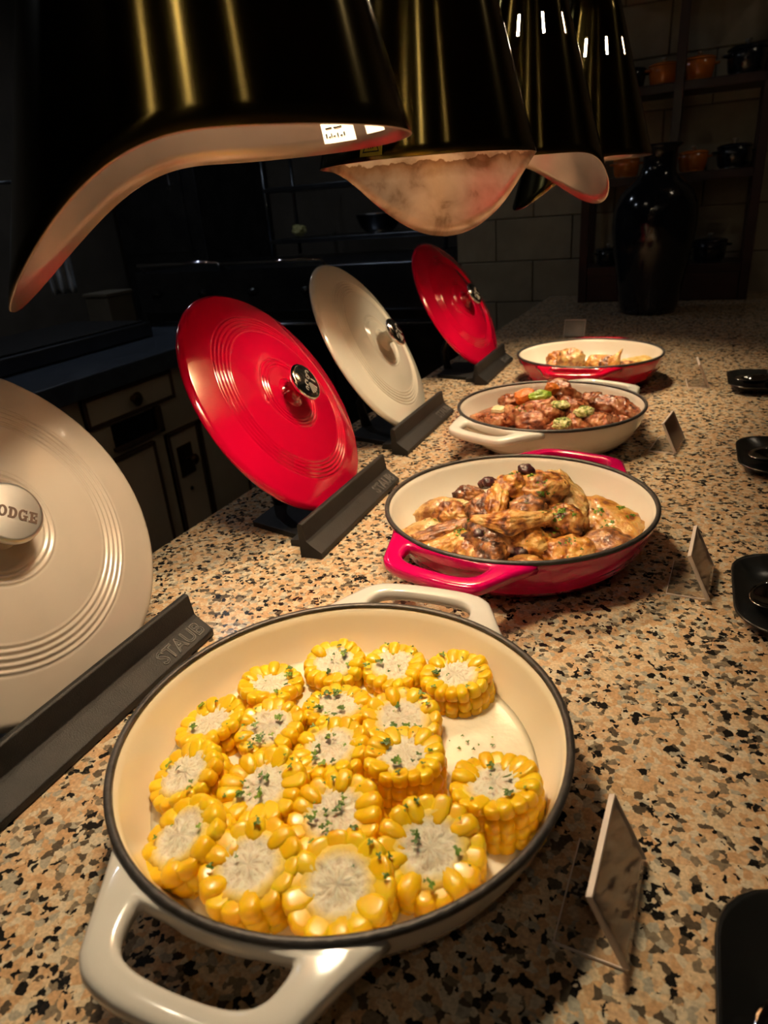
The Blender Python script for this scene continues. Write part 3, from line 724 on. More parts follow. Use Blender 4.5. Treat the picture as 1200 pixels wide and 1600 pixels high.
# ------------------------------------------------------------------ cooked meat
def fmat(name, stops, scale, rough=.34, sss=.0, rnd=.10, bump=.75, coat=.25, det=6, dist=.4):
    stops = [(.5 + (p - .52) * .62, c) for p, c in stops]
    m = mat(name, stops[0][1], rough, 0, Coat_Weight=coat, Coat_Roughness=.15)
    if sss:
        m.node_tree.nodes['Principled BSDF'].inputs['Subsurface Weight'].default_value = sss; m.node_tree.nodes['Principled BSDF'].inputs['Subsurface Scale'].default_value = .004
    return noisy(m, stops, scale, det, bump=bump, bump_scale=330, dist=dist, rnd=rnd)
M['chicken'] = fmat('roast_chicken', [(.30, (.08, .020, .005)), (.40, (.24, .068, .012)), (.52, (.44, .165, .030)), (.64, (.58, .27, .065)), (.78, (.68, .41, .15))], 70, sss=.1)
M['golden'] = fmat('golden_chicken', [(.30, (.20, .050, .007)), (.42, (.46, .17, .020)), (.56, (.60, .28, .05)), (.75, (.68, .42, .14))], 60, sss=.1)
M['dark'] = fmat('charred_chicken', [(.30, (.045, .014, .006)), (.46, (.16, .05, .014)), (.60, (.32, .115, .03)), (.80, (.50, .24, .07))], 80)
M['skin'] = fmat('pale_chicken_skin', [(.28, (.22, .075, .015)), (.42, (.46, .23, .06)), (.58, (.58, .36, .13)), (.78, (.68, .48, .23))], 55, sss=.1)
M['berry'] = fmat('dried_berry', [(.3, (.02, .004, .006)), (.7, (.07, .012, .015))], 80)
M['beef'] = fmat('stewed_beef', [(.28, (.10, .020, .008)), (.42, (.27, .065, .022)), (.56, (.40, .125, .045)), (.76, (.54, .25, .11))], 75, rough=.26)
M['ragu'] = fmat('red_brown_sauce', [(.3, (.20, .035, .010)), (.7, (.36, .085, .022))], 30, rough=.15, rnd=0)
M['carrot'] = fmat('carrot', [(.3, (.62, .13, .012)), (.7, (.78, .24, .03))], 30, rough=.25)
M['pepper'] = fmat('green_vegetable', [(.3, (.20, .34, .02)), (.7, (.38, .50, .05))], 24, rough=.2)
M['herbcrumb'] = fmat('herb_crumb', [(.3, (.14, .17, .02)), (.5, (.46, .44, .12)), (.7, (.72, .64, .32))], 160, rough=.6, bump=1.0)
M['potato'] = fmat('pale_potato', [(.3, (.62, .47, .22)), (.7, (.76, .63, .36))], 40, rough=.4)
M['yellow'] = fmat('yellow_mash', [(.3, (.62, .38, .08)), (.7, (.76, .55, .20))], 60, rough=.45)
ICO = {}
def ico(n):
    if n not in ICO:
        bm = bmesh.new(); bmesh.ops.create_icosphere(bm, subdivisions=n, radius=1)
        ICO[n] = ([v.co.copy() for v in bm.verts], [tuple(v.index for v in f.verts) for f in bm.faces]); bm.free()
    return ICO[n]
def ridge(v, f, sd): return 1 - abs(noise.noise(v * f + sd)) * 2
def meat(name, label, cat, group, loc, size, rot, m, seed, kind='lump', sub=5):
    V, Fc = ico(sub); vs = []
    sd = Vector((seed * 7.3, seed * 3.1, seed * 1.7))
    for v in V:
        p = v.copy()
        if kind == 'chunk':      # torn, angular piece with fibres
            q = max(abs(p.x), abs(p.y), abs(p.z)); p = p.lerp(p / q * .82, .55)
            p *= 1 + .26 * noise.noise(v * 1.3 + sd) + .13 * noise.noise(Vector((v.x * 2.2, v.y * 6.5, v.z * 3)) + sd) + .05 * noise.noise(v * 11 + sd)
        elif kind == 'drum':     # leg: thick meat end tapering to a knuckled bone end
            t = p.x
            w_ = (.62 + .38 * math.tanh((.25 - t) * 2.4)) * (1.0 if t < .72 else 1 + .5 * (t - .72))
            p = Vector((t * 1.0, p.y * w_, p.z * w_ + .1 * (1 - t * t)))
            p *= 1 + .13 * noise.noise(v * 1.8 + sd) + .06 * noise.noise(v * 5 + sd) + .022 * noise.noise(v * 13 + sd)
        elif kind == 'wing':     # two bones folded into a V
            t = p.x
            p = Vector((t, p.y * (.75 + .15 * math.cos(t * 5)) - .75 * (1 - abs(t)) + .3, p.z * (.85 + .15 * math.cos(t * 6))))
            p *= 1 + .12 * noise.noise(v * 2.2 + sd) + .07 * noise.noise(v * 5 + sd) + .025 * noise.noise(v * 14 + sd)
        elif kind == 'sliver':
            p *= 1 + .22 * noise.noise(v * 1.6 + sd) + .10 * noise.noise(v * 4.5 + sd) + .03 * noise.noise(v * 13 + sd)
            p.z += .35 * p.x * p.x
        elif kind == 'thigh':    # flat piece with folded skin edge
            f = noise.noise(v * 1.2 + sd)
            p *= 1 + .24 * f + .10 * noise.noise(v * 3.6 + sd) + .055 * abs(noise.noise(v * 7 + sd)) + .02 * noise.noise(v * 16 + sd)
            p.z += .18 * math.sin(p.x * 2.5 + seed)
        elif kind == 'cut':      # vegetable slice with flat faces
            q = max(abs(p.x), abs(p.y) * 1.0, abs(p.z)); p = p.lerp(p / q * .8, .5) * (1 + .12 * noise.noise(v * 2 + sd))
        else:
            p *= 1 + .22 * noise.noise(v * 1.5 + sd) + .12 * noise.noise(v * 3.7 + sd) + .06 * noise.noise(v * 8 + sd) + .02 * noise.noise(v * 17 + sd)
        if kind not in ('cut',):
            p *= 1 + .030 * ridge(v, 4.2, sd) + .022 * ridge(v, 8.5, sd) + .012 * noise.noise(v * 24 + sd)
        vs.append(Vector((p.x * size[0], p.y * size[1], p.z * size[2])))
    o = link(name, me_from(vs, Fc), m, None, True, loc, [R_(a) for a in rot])
    return tag(o, label, cat, group)
from mathutils.bvhtree import BVHTree
def drop_flakes(objs, spots, seed, sg=.005):
    vs, fs = [], []
    for o in objs:
        mw = Matrix.LocRotScale(o.location, o.rotation_euler, None); b0 = len(vs)
        vs += [mw @ v.co for v in o.data.vertices]; fs += [tuple(b0 + k for k in p.vertices) for p in o.data.polygons]
    bv = BVHTree.FromPolygons(vs, fs); rnd = random.Random(seed); out = []
    for x, y, n, s in spots:
        for k in range(n):
            hit = bv.ray_cast(Vector((x + rnd.gauss(0, sg), y + rnd.gauss(0, sg), .3)), Vector((0, 0, -1)))
            if hit[0] is None: continue
            q = Vector((0, 0, 1)).rotation_difference(hit[1]).to_matrix().to_4x4()
            out.append((Matrix.Translation(hit[0] + hit[1] * .0003) @ q, s * rnd.uniform(.5, 1.15)))
    return out
G2 = 'chicken pieces in the pink-red braiser'
rows2 = [
 ('wing', (-.158, .676, .062), (.044, .024, .014), (-12, -4, 12), 'chicken', 'folded glossy chicken wing on top at the front of the heap', 'chicken_wing'),
 ('thigh', (-.137, .672, .044), (.027, .020, .017), (10, 5, -30), 'golden', 'golden orange chicken piece tucked under the folded wing', 'chicken_piece'),
 ('thigh', (-.062, .752, .036), (.042, .029, .018), (8, 14, -25), 'golden', 'large pale chicken piece with parsley at far right', 'chicken_piece'),
 ('thigh', (-.097, .672, .032), (.029, .022, .018), (0, 8, 15), 'golden', 'yellow-gold chicken piece at front right of the heap', 'chicken_piece'),
 ('thigh', (-.056, .708, .026), (.032, .023, .017), (5, 12, 10), 'dark', 'dark browned chicken piece under the large pale right one', 'chicken_piece'),
 ('lump', (-.139, .748, .070), (.030, .025, .021), (0, 0, 30), 'chicken', 'herb-topped chicken piece at the back peak, right of the berries', 'chicken_piece'),
 ('lump', (-.172, .742, .070), (.026, .023, .022), (0, 10, 70), 'golden', 'golden chicken piece at the peak of the heap', 'chicken_piece'),
 ('sliver', (-.112, .764, .058), (.036, .018, .015), (10, 30, -40), 'skin', 'pale chicken strip sloping down behind the heap', 'chicken_piece'),
 ('lump', (-.193, .706, .056), (.024, .021, .020), (0, 0, 10), 'dark', 'dark charred chicken piece left of the folded wing', 'chicken_piece'),
 ('drum', (-.253, .735, .040), (.040, .019, .016), (0, -14, 20), 'skin', 'tan chicken drumstick pointing left at the back', 'chicken_drumstick'),
 ('thigh', (-.268, .688, .026), (.032, .021, .014), (0, -8, 15), 'skin', 'pale yellow chicken piece at left edge of the heap', 'chicken_piece'),
 ('sliver', (-.236, .676, .036), (.038, .014, .012), (0, -10, 35), 'dark', 'dark brown chicken strip lying across the left side', 'chicken_piece'),
 ('lump', (-.200, .654, .026), (.023, .018, .016), (0, 0, 20), 'chicken', 'small reddish chicken piece at the front left rim', 'chicken_piece'),
 ('sliver', (-.224, .656, .030), (.030, .016, .014), (0, -8, 40), 'golden', 'golden chicken strip at the front left', 'chicken_piece'),
 ('lump', (-.172, .650, .030), (.021, .020, .018), (0, 0, 60), 'dark', 'dark chicken piece at front centre under the wing', 'chicken_piece'),
 ('lump', (-.133, .640, .024), (.026, .018, .014), (0, 0, -10), 'chicken', 'brown chicken piece right behind the front rim', 'chicken_piece'),
 ('lump', (-.108, .718, .046), (.025, .024, .020), (0, 0, 30), 'chicken', 'herb-crusted chicken piece right of the heap centre', 'chicken_piece'),
 ('lump', (-.230, .757, .052), (.018, .014, .012), (0, 0, 0), 'dark', 'small dark round chicken bit at the back left', 'chicken_piece'),
 ('lump', (-.238, .712, .044), (.024, .018, .016), (0, 0, -30), 'chicken', 'reddish brown chicken piece in front of the drumstick', 'chicken_piece'),
 ('sliver', (-.180, .702, .066), (.013, .026, .016), (30, 0, 10), 'golden', 'upright fibrous golden chicken strip in the heap centre', 'chicken_piece'),
 ('lump', (-.146, .706, .058), (.026, .022, .018), (0, 0, 10), 'dark', 'browned chicken piece behind the folded wing', 'chicken_piece'),
 ('lump', (-.170, .690, .036), (.060, .040, .026), (0, 0, 10), 'dark', 'dark chicken piece buried under the middle of the heap', 'chicken_piece'),
 ('lump', (-.215, .695, .028), (.040, .030, .018), (0, 0, 10), 'chicken', 'brown chicken piece buried under the left of the heap', 'chicken_piece'),
 ('lump', (-.125, .735, .034), (.045, .034, .024), (0, 0, 10), 'chicken', 'brown chicken piece buried under the right back of the heap', 'chicken_piece'),
]
P2 = []
for i, (kind, loc, size, rot, mm, lb, nm) in enumerate(rows2):
    P2.append(meat(nm, lb, 'chicken', G2, loc, size, rot, M[mm], i + 3, kind))
for i, (x, y, z, lb) in enumerate([(-.158, .752, .093, 'dark red dried berry on the peak of the chicken heap'), (-.197, .732, .082, 'dark dried berry on the back left of the chicken heap'), (-.190, .660, .050, 'dark dried berry at front left beside a parsley tuft'), (-.205, .742, .076, 'dark dried berry behind the other one on the left'), (-.142, .655, .036, 'dark dried berry under the golden piece at front')]):
    meat('dried_berry', lb, 'berry', 'dried berries on the chicken', (x, y, z), (.010, .008, .0065), (0, 20, i * 50), M['berry'], 60 + i, 'lump', 3)
sp = drop_flakes(P2, [(-.150, .742, 12, .0030), (-.172, .742, 10, .0026), (-.133, .725, 16, .0034), (-.213, .668, 14, .0034), (-.110, .710, 22, .0034), (-.074, .748, 9, .0036), (-.046, .757, 7, .0034), (-.060, .728, 9, .0034), (-.095, .668, 9, .003), (-.255, .69, 6, .0022), (-.082, .655, 6, .003), (-.118, .695, 16, .0032), (-.235, .715, 5, .0024)], 9)
sp += drop_flakes(P2, [(-.16, .70, 60, .0013)], 10, .045)
parsley('chopped_parsley', 'green parsley tufts on the browned chicken heap', sp, 4)

# meat stew in the white braiser
G3 = 'stewed meat chunks in the white braiser'
px3, py3 = PAN[2]
vs, fs = [], []
for j in range(17):
    r = .1385 * j / 16
    for k in range(72):
        a = 2 * math.pi * k / 72; x, y = r * math.cos(a), r * math.sin(a)
        vs.append((x, y, .034 + .003 * noise.noise((x * 30, y * 30, 8)) * (1 - j / 17)))
for j in range(16):
    for k in range(72): fs.append((j * 72 + k, j * 72 + (k + 1) % 72, (j + 1) * 72 + (k + 1) % 72, (j + 1) * 72 + k))
o = link('stew_sauce', me_from(vs, fs), M['ragu']); o.location = (px3, py3, 0); tag(o, 'red-brown stew sauce in the white braiser', 'sauce', kind='stuff')
chunks = [((-.272, 1.166, .058), .024, 'brown stew chunk at back left beside the carrot'), ((-.250, 1.098, .052), .026, 'dark stew chunk front left of the green vegetable'), ((-.281, 1.091, .042), .025, 'red stew chunk near the left front rim'), ((-.318, 1.122, .036), .019, 'small saucy stew chunk at the far left'),
 ((-.215, 1.070, .050), .027, 'large dark stew chunk at front centre left'), ((-.177, 1.072, .042), .025, 'stew chunk at the front rim under herb crumbs'), ((-.150, 1.090, .046), .024, 'stew chunk at front right of the herb crumbs'), ((-.143, 1.201, .052), .024, 'tan stew chunk at the back right'),
 ((-.180, 1.186, .062), .026, 'stew chunk behind the green vegetable on the right'), ((-.198, 1.206, .072), .024, 'topmost stew chunk at the back of the heap'), ((-.112, 1.190, .048), .025, 'rounded stew chunk at right, second from the rim'), ((-.082, 1.170, .044), .028, 'big rounded stew chunk at the far right rim'),
 ((-.112, 1.106, .040), .029, 'broad stew chunk at front right'), ((-.084, 1.136, .034), .022, 'low stew chunk under the far right one'), ((-.191, 1.092, .056), .026, 'shredded red stew chunk at the centre front'), ((-.156, 1.115, .056), .025, 'plum-coloured stew chunk between the herb crumbs'), ((-.216, 1.118, .058), .027, 'stew chunk directly under the green vegetable'), ((-.160, 1.145, .056), .028, 'stew chunk at the centre right of the heap'), ((-.235, 1.160, .054), .028, 'stew chunk under the two carrot pieces')]
P3 = []
for i, (loc, s, lb) in enumerate(chunks):
    rnd = random.Random(i + 40)
    P3 += [None]; P3[-1] = meat('stew_chunk', lb, 'meat', G3, loc, (s * rnd.uniform(.9, 1.2), s * rnd.uniform(.75, .95), s * rnd.uniform(.62, .8)), (rnd.uniform(-25, 25), rnd.uniform(-25, 25), rnd.uniform(0, 180)), M['beef'], i + 40, 'chunk')
meat('carrot_piece', 'larger orange carrot piece left of the green vegetable', 'carrot', 'carrot pieces in the stew', (-.243, 1.138, .076), (.019, .013, .011), (20, -15, 25), M['carrot'], 71, 'cut')
meat('carrot_piece', 'smaller orange carrot piece behind the green vegetable', 'carrot', 'carrot pieces in the stew', (-.203, 1.168, .082), (.013, .011, .010), (30, 10, 60), M['carrot'], 72, 'cut')
meat('green_vegetable', 'bright green vegetable piece on top of the stew', 'vegetable', None, (-.217, 1.134, .078), (.018, .012, .010), (10, -5, 20), M['pepper'], 73, 'lump')
for i, (x, y, z, s, lb) in enumerate([(-.177, 1.100, .074, .011, 'pale green herb crumb clump at the centre of the stew'), (-.138, 1.094, .066, .013, 'yellow-green herb crumb clump right of centre in the stew'), (-.166, 1.052, .058, .013, 'herb crumb clump at the front rim of the stew')]):
    P3 += [None]; P3[-1] = meat('herb_crumb', lb, 'herb crumb', 'herb crumb clumps on the stew', (x, y, z), (s * 1.3, s, s * .6), (0, 0, i * 40), M['herbcrumb'], 80 + i, 'lump')
meat('potato_piece', 'white wedge of potato at left of the stew', 'potato', None, (-.280, 1.104, .060), (.014, .010, .006), (15, 0, -20), M['potato'], 90, 'cut')
sp = drop_flakes(P3, [(-.167, 1.050, 24, .003), (-.177, 1.1, 10, .0025), (-.138, 1.094, 14, .003), (-.236, 1.09, 14, .003), (-.246, 1.1, 8, .0028)], 19, .007)
parsley('chopped_parsley', 'chopped herbs scattered on the red meat stew', sp, 6)

# last pieces in the far braiser
G4 = 'chicken pieces in the far red braiser'
for i, (kind, loc, size, rot, mm, lb) in enumerate([
 ('lump', (-.226, 1.520, .052), (.030, .027, .027), (0, 0, 20), 'skin', 'tallest pale chicken lump in the far braiser'),
 ('lump', (-.262, 1.560, .044), (.022, .020, .020), (0, 0, 20), 'golden', 'golden chicken piece behind the tallest lump'),
 ('lump', (-.264, 1.535, .034), (.022, .019, .017), (0, 0, 50), 'chicken', 'brown chicken piece left of the tallest lump'),
 ('thigh', (-.288, 1.555, .022), (.024, .018, .012), (0, -8, 0), 'golden', 'flat golden chicken piece at far left of the far braiser'),
 ('thigh', (-.172, 1.545, .044), (.028, .022, .018), (0, -10, 30), 'golden', 'smooth golden chicken piece right of centre in the far braiser'),
 ('lump', (-.150, 1.532, .042), (.018, .017, .020), (0, 0, 10), 'dark', 'dark brown chicken piece between two golden ones'),
 ('drum', (-.133, 1.526, .054), (.026, .015, .014), (0, -62, 20), 'golden', 'upright golden chicken drumstick in the far braiser'),
 ('sliver', (-.120, 1.535, .038), (.028, .016, .013), (0, 0, -15), 'chicken', 'brown chicken strip in front of the upright drumstick'),
 ('sliver', (-.100, 1.565, .032), (.028, .014, .011), (0, 0, -30), 'chicken', 'charred chicken strip at right beside the yellow mash'),
 ('thigh', (-.206, 1.540, .030), (.022, .018, .014), (0, 0, 0), 'skin', 'pale chicken piece low in the middle of the far braiser'),
 ('lump', (-.185, 1.530, .028), (.028, .016, .010), (0, 0, 0), 'potato', 'white potato slice at the front of the far braiser')]):
    meat('chicken_piece' if mm != 'potato' else 'potato_slice', lb, 'chicken' if mm != 'potato' else 'potato', G4 if mm != 'potato' else None, loc, size, rot, M[mm], 100 + i, kind)
tag(meat('yellow_mash', 'mound of pale yellow mash at right of the far braiser', 'mash', None, (-.094, 1.620, .020), (.042, .035, .022), (0, 0, 20), M['yellow'], 130, 'lump'), kind='stuff')

# ------------------------------------------------------------------ acrylic label holders
def sign(label, x, y, rz=0, L=.075, card='card'):
    t = thing('label_holder', label, 'label holder', (x, y, 0), (0, 0, R_(rz)), 'clear label holders beside the dishes')
    # base tongue lies towards -x, panel leans back over it; small fold joins the two
    link('base_tongue', box_me(-.037, .001, 0, L, .0004, .0020, .0004, 1), M['acrylic'], t, False)
    link('base_edge', box_me(-.0376, -.0368, 0, L, .0004, .0021), M['acrylic_edge'], t, False)
    link('base_edge', box_me(-.0368, .001, -.0001, .0006, .0004, .0021), M['acrylic_edge'], t, False)
    d = Vector((-.022, 0, .046)).normalized(); nr = Vector((d.z, 0, -d.x))
    def panel(name, a, b, off, th, m, inset=0):
        p0 = Vector((.0005, 0, .001)) + d * a + nr * off; p1 = Vector((.0005, 0, .001)) + d * b + nr * off
        q = [(p0.x, p0.z), (p1.x, p1.z), (p1.x + nr.x * th, p1.z + nr.z * th), (p0.x + nr.x * th, p0.z + nr.z * th)]
        return link(name, prism_me(q, inset, L - inset, .0002), m, t, False)
    panel('back_pane', 0, .051, 0, .0014, M['acrylic'])
    panel('front_pane', .001, .049, .0024, .0014, M['acrylic'])
    panel('front_edge', .0495, .0512, .0, .0038, M['acrylic_edge'])
    for yy in (0, L - .0012):
        e = panel('side_edge', 0, .0512, 0, .0038, M['acrylic_edge'], L / 2 - .0006); e.location.y = yy - (L / 2 - .0006)
    panel('card', .003, .048, .0017, .0005, M[card], .0015)
    return t
sign('clear label holder with brown card beside the corn braiser, nearest', .001, .258, -3)
sign('clear label holder with brown card right of the chicken braiser', .0435, .664, -4)
sign('small clear label holder right of the white stew braiser', -.001, 1.104, -9)
sign('farthest thin label holder right of the far red braiser', .050, 1.522, 4)
sign('grey label holder standing behind the far red braiser', -.331, 2.07, -90, .06, 'greycard')

# ------------------------------------------------------------------ black dishes with spoons on the guest side
def dish(label, x, y, half=.08, rz=0):
    t = thing('spoon_dish', label, 'dish', (x, y, 0), (0, 0, R_(rz)), 'black dishes for serving spoons')
    def loop(h, c, z):
        pts = []
        for q, (sx, sy) in enumerate(((1, 1), (-1, 1), (-1, -1), (1, -1))):
            for k in range(7):
                a = R_(q * 90 + k * 15); pts.append((sx * (h - c) + c * math.cos(a), sy * (h - c) + c * math.sin(a), z))
        return pts
    L = [loop(half * .55, .03, .0), loop(half * .62, .03, .0005), loop(half * .80, .034, .005), loop(half * .97, .040, .0145), loop(half, .042, .0165), loop(half * .985, .041, .0180), loop(half * .955, .040, .0165), loop(half * .80, .034, .0078), loop(half * .62, .03, .0042), loop(half * .3, .02, .0036)]
    vs = [p for l in L for p in l]; n = 28; fs = []
    for j in range(len(L) - 1):
        for k in range(n): fs.append((j * n + k, j * n + (k + 1) % n, (j + 1) * n + (k + 1) % n, (j + 1) * n + k))
    fs.append(tuple(range(n))[::-1]); fs.append(tuple(range((len(L) - 1) * n, len(L) * n)))
    link('dish', me_from(vs, fs), M['plate'], t); return t
def spoon(label, loc, rz, hang=14):
    t = thing('serving_spoon', label, 'spoon', loc, (0, 0, R_(rz)), 'serving spoons on the black dishes')
    vs, fs = [], []; nr_, na = 8, 28
    for side in (0, 1):
        for j in range(nr_ + 1):
            q = j / nr_
            for k in range(na):
                a = 2 * math.pi * k / na
                x = .036 * q * math.cos(a) * (1 - .12 * math.cos(a)); y = .025 * q * math.sin(a)
                vs.append((x, y, .0012 + .0125 * q * q + (.0011 if side == 0 else 0)))
    o1 = (nr_ + 1) * na
    for j in range(nr_):
        for k in range(na):
            k2 = (k + 1) % na
            fs.append((j * na + k, (j + 1) * na + k, (j + 1) * na + k2, j * na + k2)); fs.append((o1 + j * na + k, o1 + j * na + k2, o1 + (j + 1) * na + k2, o1 + (j + 1) * na + k))
    for k in range(na): fs.append((nr_ * na + k, o1 + nr_ * na + k, o1 + nr_ * na + (k + 1) % na, nr_ * na + (k + 1) % na))
    link('bowl', me_from(vs, fs), M['chrome'], t)
    pts = [(.030, 0, .0135), (.045, 0, .018), (.07, 0, .022), (.11, 0, .027), (.16, 0, .034), (.20, 0, .040)]
    me = tube_me(pts, [.0035, .004, .0042, .005, .0065, .0055], 12)
    for v in me.vertices: v.co.y *= 1.5
    link('spoon_handle', me, M['chrome'], t); return t
dish('black rounded dish at bottom right corner, nearest', .125, .245)
dish('black rounded dish right of the chicken label, second nearest', .146, .672)
dish('black rounded dish with dark inside, third from the front', .165, 1.085)
dish('farthest black rounded dish on the right edge', .165, 1.545)
spoon('shiny serving spoon in the nearest black dish', (.100, .248, .0046), 20)
spoon('shiny serving spoon in the second nearest black dish', (.112, .668, .0046), 48)
spoon('shiny serving spoon in the third black dish', (.134, 1.085, .0046), 40)
spoon('shiny serving spoon in the farthest black dish', (.136, 1.545, .0046), 20)
tg = thing('serving_tongs', 'black handled tool standing up from the farthest black dish', 'tongs', (.172, 1.575, .006), (0, 0, R_(10)))
link('tong_arm', prism_me([(-.012, .002), (.012, .002), (.014, .075), (-.010, .075)], -.006, -.002, .001), M['plate'], tg, False)
link('tong_arm', prism_me([(-.012, .002), (.012, .002), (.014, .075), (-.010, .075)], .006, .010, .001), M['plate'], tg, False)
link('tong_hinge', prism_me([(-.010, .070), (.014, .070), (.014, .077), (-.010, .077)], -.006, .010, .001), M['plate'], tg, False)

# ------------------------------------------------------------------ black vase and pot rack at the far end
v = thing('black_vase', 'tall glossy black ceramic vase standing on the counter end', 'vase', (-.130, 2.53, 0))
lathe('vase_body', [(0, .001), (.083, .001), (.088, .004), (.092, .02), (.104, .10), (.120, .19), (.129, .27), (.126, .325), (.108, .368), (.076, .398), (.056, .418), (.048, .445), (.047, .470), (.052, .488), (.064, .497), (.063, .500), (.055, .499), (.044, .485), (.040, .45), (.048, .42), (.06, .39), (0, .36)], M['vase'], v, 72)
lathe('vase_lip', [(.0625, .4955), (.0665, .4975), (.0665, .5005), (.0625, .502), (.0585, .5005), (.0585, .4975)], M['vase'], v, 72, closed=True)
rk = thing('pot_rack', 'tall dark wooden rack holding enamelled pots against tile wall', 'rack', (-.105, 2.86, 0))
for x in (-.275, .005, .270): box('post', x - .015, x + .015, -.09, -.06, 0, 1.5, M['darkwood'], rk, .002)
for x in (-.275, .270): box('post', x - .015, x + .015, .08, .11, 0, 1.5, M['darkwood'], rk, .002)
for z in (.110, .405, .675, 1.02, 1.4): box('shelf', -.29, .285, -.085, .112, z - .014, z + .014, M['darkwood'], rk, .002)
for x in (-.135, .1375): box('plinth_panel', x - .124, x + .1165, -.085, -.07, .002, .096, M['darkwood'], rk, .002)
def pot(label, loc, m, s=1.0):
    t = thing('small_pot', label, 'pot', loc, (0, 0, R_(20)), 'small enamelled pots on the rack')
    lathe('pot_body', [(0, .001 * s), (.034 * s, .001 * s), (.040 * s, .008 * s), (.044 * s, .03 * s), (.045 * s, .052 * s), (.043 * s, .053 * s), (.041 * s, .03 * s), (.034 * s, .006 * s), (0, .006 * s)], m, t, 40)
    ld = lathe('pot_lid', [(.0465 * s, .0535 * s), (.0465 * s, .056 * s), (.040 * s, .0605 * s), (.015 * s, .064 * s), (0, .0645 * s)], m, t, 40)
    lathe('lid_knob', [(.004 * s, .064 * s), (.004 * s, .069 * s), (.009 * s, .072 * s), (.008 * s, .076 * s), (0, .077 * s)], M['steel'], ld, 20)
    for sx in (-1, 1): link('pot_handle', tube_me([(sx * .042 * s, -.012 * s, .042 * s), (sx * .056 * s, -.008 * s, .043 * s), (sx * .056 * s, .008 * s, .043 * s), (sx * .042 * s, .012 * s, .042 * s)], .003 * s, 8), m, t)
for lb, x, z, m, s in [('dark pot at left of the upper rack shelf', -.255, .690, 'navy', 1.0), ('orange pot left of the middle post, upper rack shelf', -.155, .690, 'orange', 1.05), ('orange pot right of the middle post, upper rack shelf', -.048, .690, 'orange', 1.1), ('larger dark pot at right of the upper rack shelf', .092, .690, 'navy', 1.3),
  ('orange pot half hidden left of the vase neck, middle shelf', -.255, .420, 'orange', 1.0), ('orange pot right of the vase neck, middle rack shelf', -.038, .420, 'orange', 1.05), ('dark pot at right of the middle rack shelf', .088, .420, 'navy', 1.2), ('dark pot on the lower shelf right of the vase', .045, .125, 'navy', 1.25), ('dark pot on the lower shelf left of the vase', -.300, .125, 'navy', 1.0)]:
    pot(lb, (x, 2.845, z), M[m], s)

# ------------------------------------------------------------------ kitchen across the aisle
cb = thing('kitchen_cabinet', 'cream painted cabinet run with brown mouldings and drawers', 'cabinet', (-1.95, .9, -.9))
box('body', -.32, .295, -1.2, 1.38, 0, .835, M['creamwood'], cb)
def face(name, y0, y1, z0, z1, m, d=.012, parent=None, x=.295): return box(name, x, x + d, y0 - .9, y1 - .9, z0 + .9, z1 + .9, m, parent or cb, .002)
def framed(name, y0, y1, z0, z1):
    o = face(name, y0, y1, z0, z1, M['creamwood'], .014)
    for a, b, c, d in ((y0, y1, z1 - .013, z1), (y0, y1, z0, z0 + .013), (y0, y0 + .013, z0, z1), (y1 - .013, y1, z0, z1)):
        mo = face('moulding', a, b, c, d, M['brownline'], .018); mo.parent = o
    return o
for k in range(5):
    y = 1.475 + (k - 3) * .50
    dr = framed('drawer', y, y + .41, -.172, -.072)
    kb = lathe('knob', [(0, 0), (.010, 0), (.008, .010), (.020, .017), (.023, .024), (.016, .030), (0, .031)], M['bronze'], None, 24, loc=(.309, y + .205 - .9, .778), rot=(0, R_(90), 0)); kb.parent = dr
    box('dark_recess', .295, .300, y + .10 - .9, y + .315 - .9, .642, .718, M['black_gloss'], cb, .001)  # flat black plate, its colour stands in for the dark inside of a recess
    for a, b, c, d in ((y + .30, y + .325, .632, .722), (y + .09, y + .325, .632, .645)): box('recess_frame', .295, .312, a - .9, b - .9, c, d, M['brownline'], cb, .002)
    dd = framed('door', y + .003, y + .263, -.86, -.285)
    pl = framed('lock_panel', y + .325, y + .495, -.86, -.285)
    es = face('escutcheon', y + .36, y + .44, -.46, -.345, M['bronze'], .004, pl, .309); 
    kb = lathe('turn_knob', [(0, 0), (.008, 0), (.008, .016), (.018, .024), (.020, .036), (.012, .044), (0, .045)], M['bronze'], None, 24, loc=(.312, y + .405 - .9, .50), rot=(0, R_(90), 0)); kb.parent = pl
    kh = lathe('keyhole', [(0, .001), (.008, .001), (.008, 0), (0, 0)], M['black_gloss'], None, 16, loc=(.310, y + .40 - .9, .385), rot=(0, R_(90), 0)); kh.parent = pl
tag(box('kitchen_worktop', -2.30, -1.60, -.35, 2.32, -.062, 0, M['slate'], None, .004), 'blue-black stone worktop above the cream cabinets', 'worktop')
gd = thing('griddle', 'dark flat-topped griddle block resting on the worktop', 'griddle', (-2.0, 1.75, 0))
box('griddle_body', -.28, .12, -.45, .36, .001, .055, M['dsteel'], gd, .006); box('griddle_plate', -.26, .10, -.43, .34, .056, .062, M['matte_iron'], gd, .002)
bx = thing('storage_box', 'dark olive box standing behind the griddle on the worktop', 'box', (-2.18, 2.24, 0)); box('box_body', -.07, .05, -.07, .07, .001, .14, M['plastic'], bx, .004); box('box_lid', -.075, .055, -.075, .075, .141, .155, M['plastic'], bx, .003)
